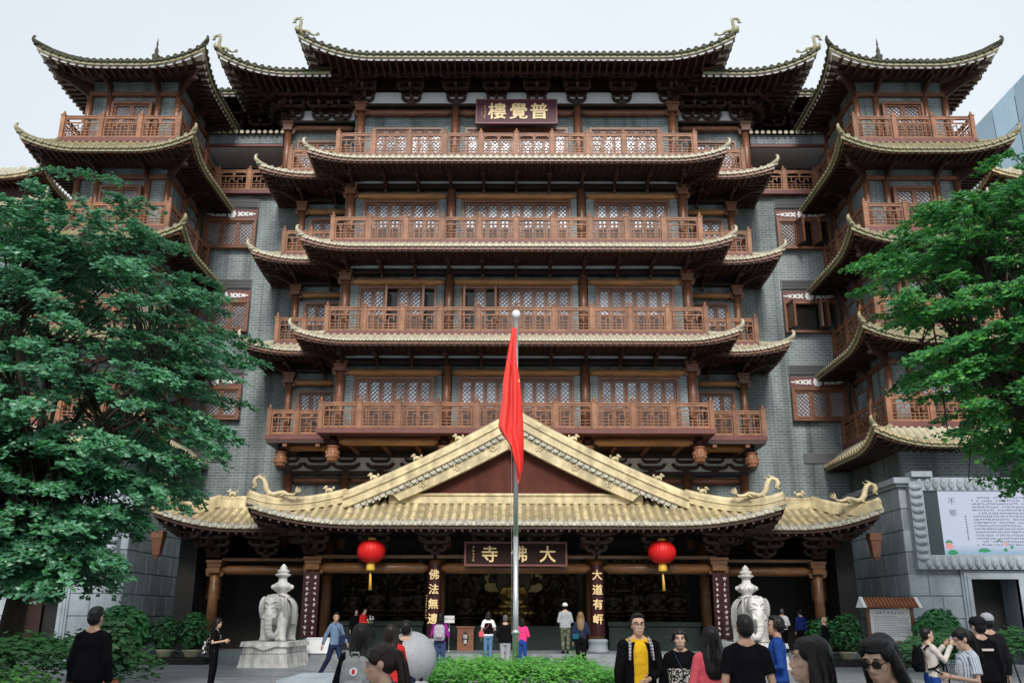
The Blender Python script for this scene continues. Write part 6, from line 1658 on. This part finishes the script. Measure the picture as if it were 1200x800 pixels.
def worn(root, name, label, cat, mb, loc=(0, 0, 0), extra=()):
    """something carried by a person: its own thing, placed in that person's frame"""
    S = root['_S']; rzv = root.rotation_euler.z; L = root.location + Matrix.Rotation(rzv, 3, 'Z') @ (Vector(loc)*S)
    t = thing(name, label, cat, tuple(L), rzv); t.scale = (S, S, S)
    add('body' if name not in ('phone',) else 'case', mb if isinstance(mb, bpy.types.Mesh) else mb.data('body'), t, local=True)
    for nm, m2 in extra: add(nm, m2.data(nm), t, local=True)
    return t
def backpack(root, label, mt, strap='c_dark', w_=.3, h=.42, badge=False, d=.15):
    mb = MB(mt); mb.tube([(0, 0, -h/2), (0, 0, -h*.4), (0, .01, 0), (0, 0, h*.36), (0, -.02, h/2)], [w_*.40, w_*.5, w_*.52, w_*.46, w_*.3], 16, flat=d/w_*1.1); body = sculpt(mb, .014, 2, mt)
    ex = []
    mb = MB(mt); mb.tube([(0, d*.52, -h*.36), (0, d*.58, -h*.2), (0, d*.52, -.02)], [w_*.3, w_*.36, w_*.3], 12, flat=.3); ex.append(('pocket', mb))
    for sx in (-1, 1):
        mb = MB(strap); mb.tube([(sx*.1, -.06, h*.42), (sx*.115, -.13, h*.60), (sx*.125, -.26, h*.56), (sx*.13, -.345, h*.25), (sx*.16, -.32, -h*.12), (sx*.2, -.2, -h*.3), (sx*.15, -.07, -h*.4)], .018, 6, flat=1.4); ex.append(('strap', mb))
    mb = MB(strap); mb.tube([(-.04, .03, h*.48), (-.035, .05, h*.6), (.035, .05, h*.6), (.04, .03, h*.48)], .012, 6); ex.append(('handle', mb))
    if badge:
        mb = MB('c_white'); mb.lathe([(.042, 0), (.042, .006)], (0, 0, 0), 18); mb.use('c_red'); mb.poly([(.024*math.cos(k*.785)*(1 if k % 2 else .6), .026*math.sin(k*.785), .008) for k in range(8)]); mb.xform(Matrix.Translation((0, d*.58+.012, h*.16)) @ Matrix.Rotation(R(-90), 4, 'X')); ex.append(('badge', mb))
    return worn(root, 'backpack', label, 'backpack', body, (0, .22, 1.17), ex)
def bag(root, label, mt, loc, sx, w_=.26, h=.2, strap_to=None):
    mb = MB(mt); mb.tube([(0, 0, -h/2), (0, 0, -h*.3), (0, 0, h*.3), (0, 0, h/2)], [w_*.44, w_*.5, w_*.48, w_*.42], 14, flat=.35); ex = []
    mb2 = MB(mt); P = Vector(loc); q = Vector((-sx*.09, -.0, 1.43)); f = Vector((sx*.02, -.155, 1.2)); b = Vector((sx*.02, .15, 1.2))
    mb2.tube([tuple(Vector((0, -.03, h*.4))), tuple(f-P), tuple(q+Vector((0, -.06, .0))-P), tuple(q+Vector((0, .06, .0))-P), tuple(b-P), (0, .03, h*.4)], .009, 5); ex.append(('strap', mb2))
    return worn(root, 'shoulder_bag', label, 'bag', sculpt(mb, .014, 2, mt), loc, ex)
def phone(root, label, loc, tilt=60, mt='c_black'):
    mb = MB(mt); mb.box(-.036, .036, -.005, .005, -.072, .072); mb.xform(Matrix.Rotation(R(tilt), 4, 'X')); m2 = MB('screen_blue'); m2.quad((-.032, .0056, -.066), (.032, .0056, -.066), (.032, .0056, .066), (-.032, .0056, .066)); m2.xform(Matrix.Rotation(R(tilt), 4, 'X'))
    return worn(root, 'phone', label, 'phone', mb, loc, [('display', m2)])

person('person in black seen from behind, standing in shade by the terracotta pot', 113, 712, 12, 172, 'c_black', 'c_black', 'h_black', 'short', bulk=1.15, skin='skin_tan')
p = person('person in black with shoulder length hair looking down at a phone', 255, 724, 23.5, 90, 'c_black', 'c_black', 'h_black', 'bob', ('phone', 'phone'), head=(0, 18), sleeve='short', fem=True, vox=.014)
phone(p, 'small dark phone held by the woman in black', (0, -.37, 1.17)); bag(p, 'black and white spotted bag behind the woman in black', 'p_daisy', (-.05, .22, .95), 1, .34, .34)
p = person('person in blue shirt and navy trousers striding past the stone elephant', 395, 718, 27, 52, 'c_chambray', 'c_navy', 'h_black', 'short', ('swing_b', 'swing_f'), stride=.32, skin='skin_tan', head=(-40, 0), vox=.014, face=True)
bag(p, 'dark blue shoulder bag of the striding man in blue shirt', 'c_navy', (.2, -.12, .98), 1, .38, .28)
p = person('person with straight black hair wearing a grey backpack, seen from behind', 425, 730, 9.5, 178, 'c_black', 'c_black', 'h_black', 'long', fem=True)
backpack(p, 'grey backpack with round white and red badge', 'c_greypack', 'c_greypack', .31, .42, True)
p = person('person with dark ponytail bowing the head, wearing a spotted cream top', 452, 757, 6.0, -84, 'p_leopard', 'c_black', 'h_brown', 'pony', ('phone', 'phone'), head=(0, 14), fem=True, face=True, H=1.49)
p = person('person in red holding up a phone, standing behind the granite ball', 460, 731, 13, 172, 'c_red', 'c_navy', 'h_brown', 'long', (((-.2, -.1, 1.12), (-.05, -.3, 1.36)), ((.25, -.08, 1.2), (.17, -.32, 1.45))), fem=True)
phone(p, 'white phone held up by the person in red', (.13, -.4, 1.53), 8, 'c_white')
person('person with short black hair whose head shows over the granite ball', 477, 727, 13.8, 185, 'c_dark', 'c_navy', 'h_black', 'short')
p = person('person in purple and jeans wearing a plaid backpack', 517, 718, 28.5, 178, 'c_purple', 'c_denim', 'h_black', 'bob', ('front', 'front'), fem=True)
backpack(p, 'white and grey plaid backpack on the person in purple', 'p_plaid', 'c_dark', .33, .44)
p = person('person in red vest over white sleeves bending over a bouquet in the hall', 427, 709, 37.6, 60, 'c_red', 'c_black', 'h_black', 'short', ('phone', 'phone'), floor=.36, head=(0, 20), H=1.62)
mb = MB('c_white'); rq = random.Random(4)
for k in range(22): mb.ball((rq.gauss(0, .07), rq.gauss(0, .07), rq.gauss(.1, .06)), .035, None, None, 6, 5)
m2 = MB('leaf_dark'); m2.tube([(0, 0, -.22), (0, 0, .08)], [.02, .09], 8); worn(p, 'bouquet', 'pale bouquet held by the person in red vest', 'bouquet', mb, (.0, -.36, 1.15), [('wrap', m2)])
person('person in dark clothes beside the bouquet holder in the hall', 418, 711, 37.9, 20, 'c_black', 'c_black', 'h_black', 'bob', floor=.36, H=1.58, fem=True)
p = person('person in black vest with white sleeves, light jeans and pink bag', 573, 716, 34.3, 184, 'c_white', 'c_jeans', 'h_brown', 'bob', ('front', 'down'), floor=.12, sleeve='short', jacket=None, fem=True, bulk=1.1)
mb = MB('c_black'); mb.tube([(0, .008, .92), (0, .004, 1.06), (0, 0, 1.2), (0, .004, 1.32), (0, .01, 1.4)], [.19, .18, .185, .17, .08], 16, flat=.7); add('vest', sculpt(mb, .019, 2, 'c_black'), p, local=True)
bag(p, 'small pink bag of the person in black vest', 'c_pink', (.22, .03, .93), 1, .25, .2)
person('person in black leather jacket and pale grey trousers, seen from behind', 593, 720, 30.5, 180, 'c_black', 'c_grey', 'h_grey', 'short', ('front', 'front'), bulk=1.25)
person('person in pink jacket and blue leggings half hidden by the flagpole', 613, 724, 33.2, 165, 'c_hotpink', 'c_royal', 'h_black', 'bob', ('front', 'front'), fem=True)
person('person in grey hoodie, camouflage trousers and white cap on the porch steps', 663, 706, 35.2, 180, 'c_grey', 'p_camo', 'h_black', 'short', ('front', 'front'), floor=.36, cap='c_white', bulk=1.15)
p = person('person with long fair hair, navy jacket and black leggings', 681, 716, 31.5, 176, 'c_navy', 'c_black', 'h_fair', 'long', ('front', 'down'), fem=True)
bag(p, 'small dark bag worn by the fair haired person', 'c_teal', (.16, .12, .98), 1, .2, .16)
p = person('person in yellow polo shirt under open black jacket, wearing glasses', 748, 718, 11, 4, 'c_yellow', 'c_black', 'h_black', 'short', ('down', 'front'), face=True, jacket='c_black', glasses='c_dark', head=(0, -5), sleeve='none', collar=True, vox=.0095)
for sx in (-1, 1):
    mb = MB('p_plaid'); mb.tube([(sx*.1, .08, 1.41), (sx*.115, -.02, 1.435), (sx*.125, -.13, 1.36), (sx*.135, -.15, 1.2)], .026, 8, flat=.6); add('shoulder_strap', mb.data('shoulder_strap'), p, local=True)
p = person('smiling person in black top with white printed pattern', 796, 735, 11, -8, 'c_black', 'c_black', 'h_black', 'bun', ('down', 'down'), face=True, fem=True, vox=.0095)
mb = MB('p_print'); mb.tube([(0, .0, .84), (0, .0, 1.04), (0, -.006, 1.17), (0, -.004, 1.23)], [.19, .165, .178, .18], 20, flat=.70); add('printed_front', sculpt(mb, .0125, 2, 'p_print'), p, local=True)
bag(p, 'dark shoulder bag of the smiling person', 'c_navy', (.0, -.17, .86), 1, .24, .18)
person('person in pink sweatshirt with long black hair, seen from behind', 832, 732, 10, 182, 'c_pink', 'c_navy', 'h_black', 'long', ('down', 'down'), fem=True, bulk=1.15)
person('person in plain black T-shirt with bare forearms, seen from behind', 872, 719, 9.5, 180, 'c_black', 'c_dark', 'h_black', 'short', ('down', 'down'), sleeve='short', skin='skin_tan', bulk=1.12)
person('person in dark blue sweater looking sideways behind the man in black T-shirt', 908, 720, 12.5, -105, 'c_royal', 'c_black', 'h_black', 'short', ('front', 'front'), skin='skin_tan', face=True, vox=.0095)
person('long haired person in teal top shown in sharp profile', 944, 748, 5.0, -97, 'c_teal', 'c_black', 'h_black', 'long', ('down', 'down'), face=True, fem=True, H=1.56, head=(0, -2), vox=.0075)
person('long haired person in black looking down through dark sunglasses', 1030, 742, 4.9, -52, 'c_black', 'c_black', 'h_black', 'long', ('phone', 'phone'), face=True, fem=True, H=1.575, head=(0, 16), glasses='eye_dark', vox=.0075)
person('person in white and black top inside the dim hall', 917, 712, 37.2, 170, 'c_white', 'c_black', 'h_grey', 'short', ('front', 'front'), floor=.36, H=1.62)
person('person in blue jacket inside the dim hall', 938, 715, 37.4, 200, 'c_blue', 'c_black', 'h_black', 'short', ('down', 'down'), floor=.36, H=1.6)
person('bald person in black standing by the cream flower pots', 965, 721, 32.7, -130, 'c_black', 'c_black', 'h_black', 'bald', ('front', 'front'))
p = person('person in pale top raising both hands to take a picture', 1084, 733, 15, 96, 'c_cream', 'c_royal', 'h_black', 'short', ('raise', 'raise'), fem=True)
backpack(p, 'black backpack of the person taking a picture', 'c_black', 'c_black', .28, .4); phone(p, 'phone held up by the person in pale top', (0, -.44, 1.5), 8)
p = person('person in blue striped white blouse tapping a phone', 1126, 733, 11, -88, 'p_stripe', 'c_black', 'h_black', 'pony', ('phone', 'phone'), head=(0, 20), sleeve='short', fem=True, face=True, vox=.0095)
phone(p, 'dark phone held by the person in striped blouse', (0, -.37, 1.17))
p = person('person in black jacket with pale stripe across the back and dark cap', 1144, 721, 13, 190, 'c_black', 'c_black', 'h_black', 'short', ('down', 'down'), cap='c_dark', bulk=1.2)
mb = MB('c_cream'); mb.box(-.1, .1, .128, .134, 1.27, 1.3); add('back_stripe', mb.data('back_stripe'), p, local=True)
person('person in grey cap standing in front of the stone doorway', 1155, 717, 14.6, 180, 'c_dark', 'c_black', 'h_black', 'short', ('down', 'down'), cap='c_grey')
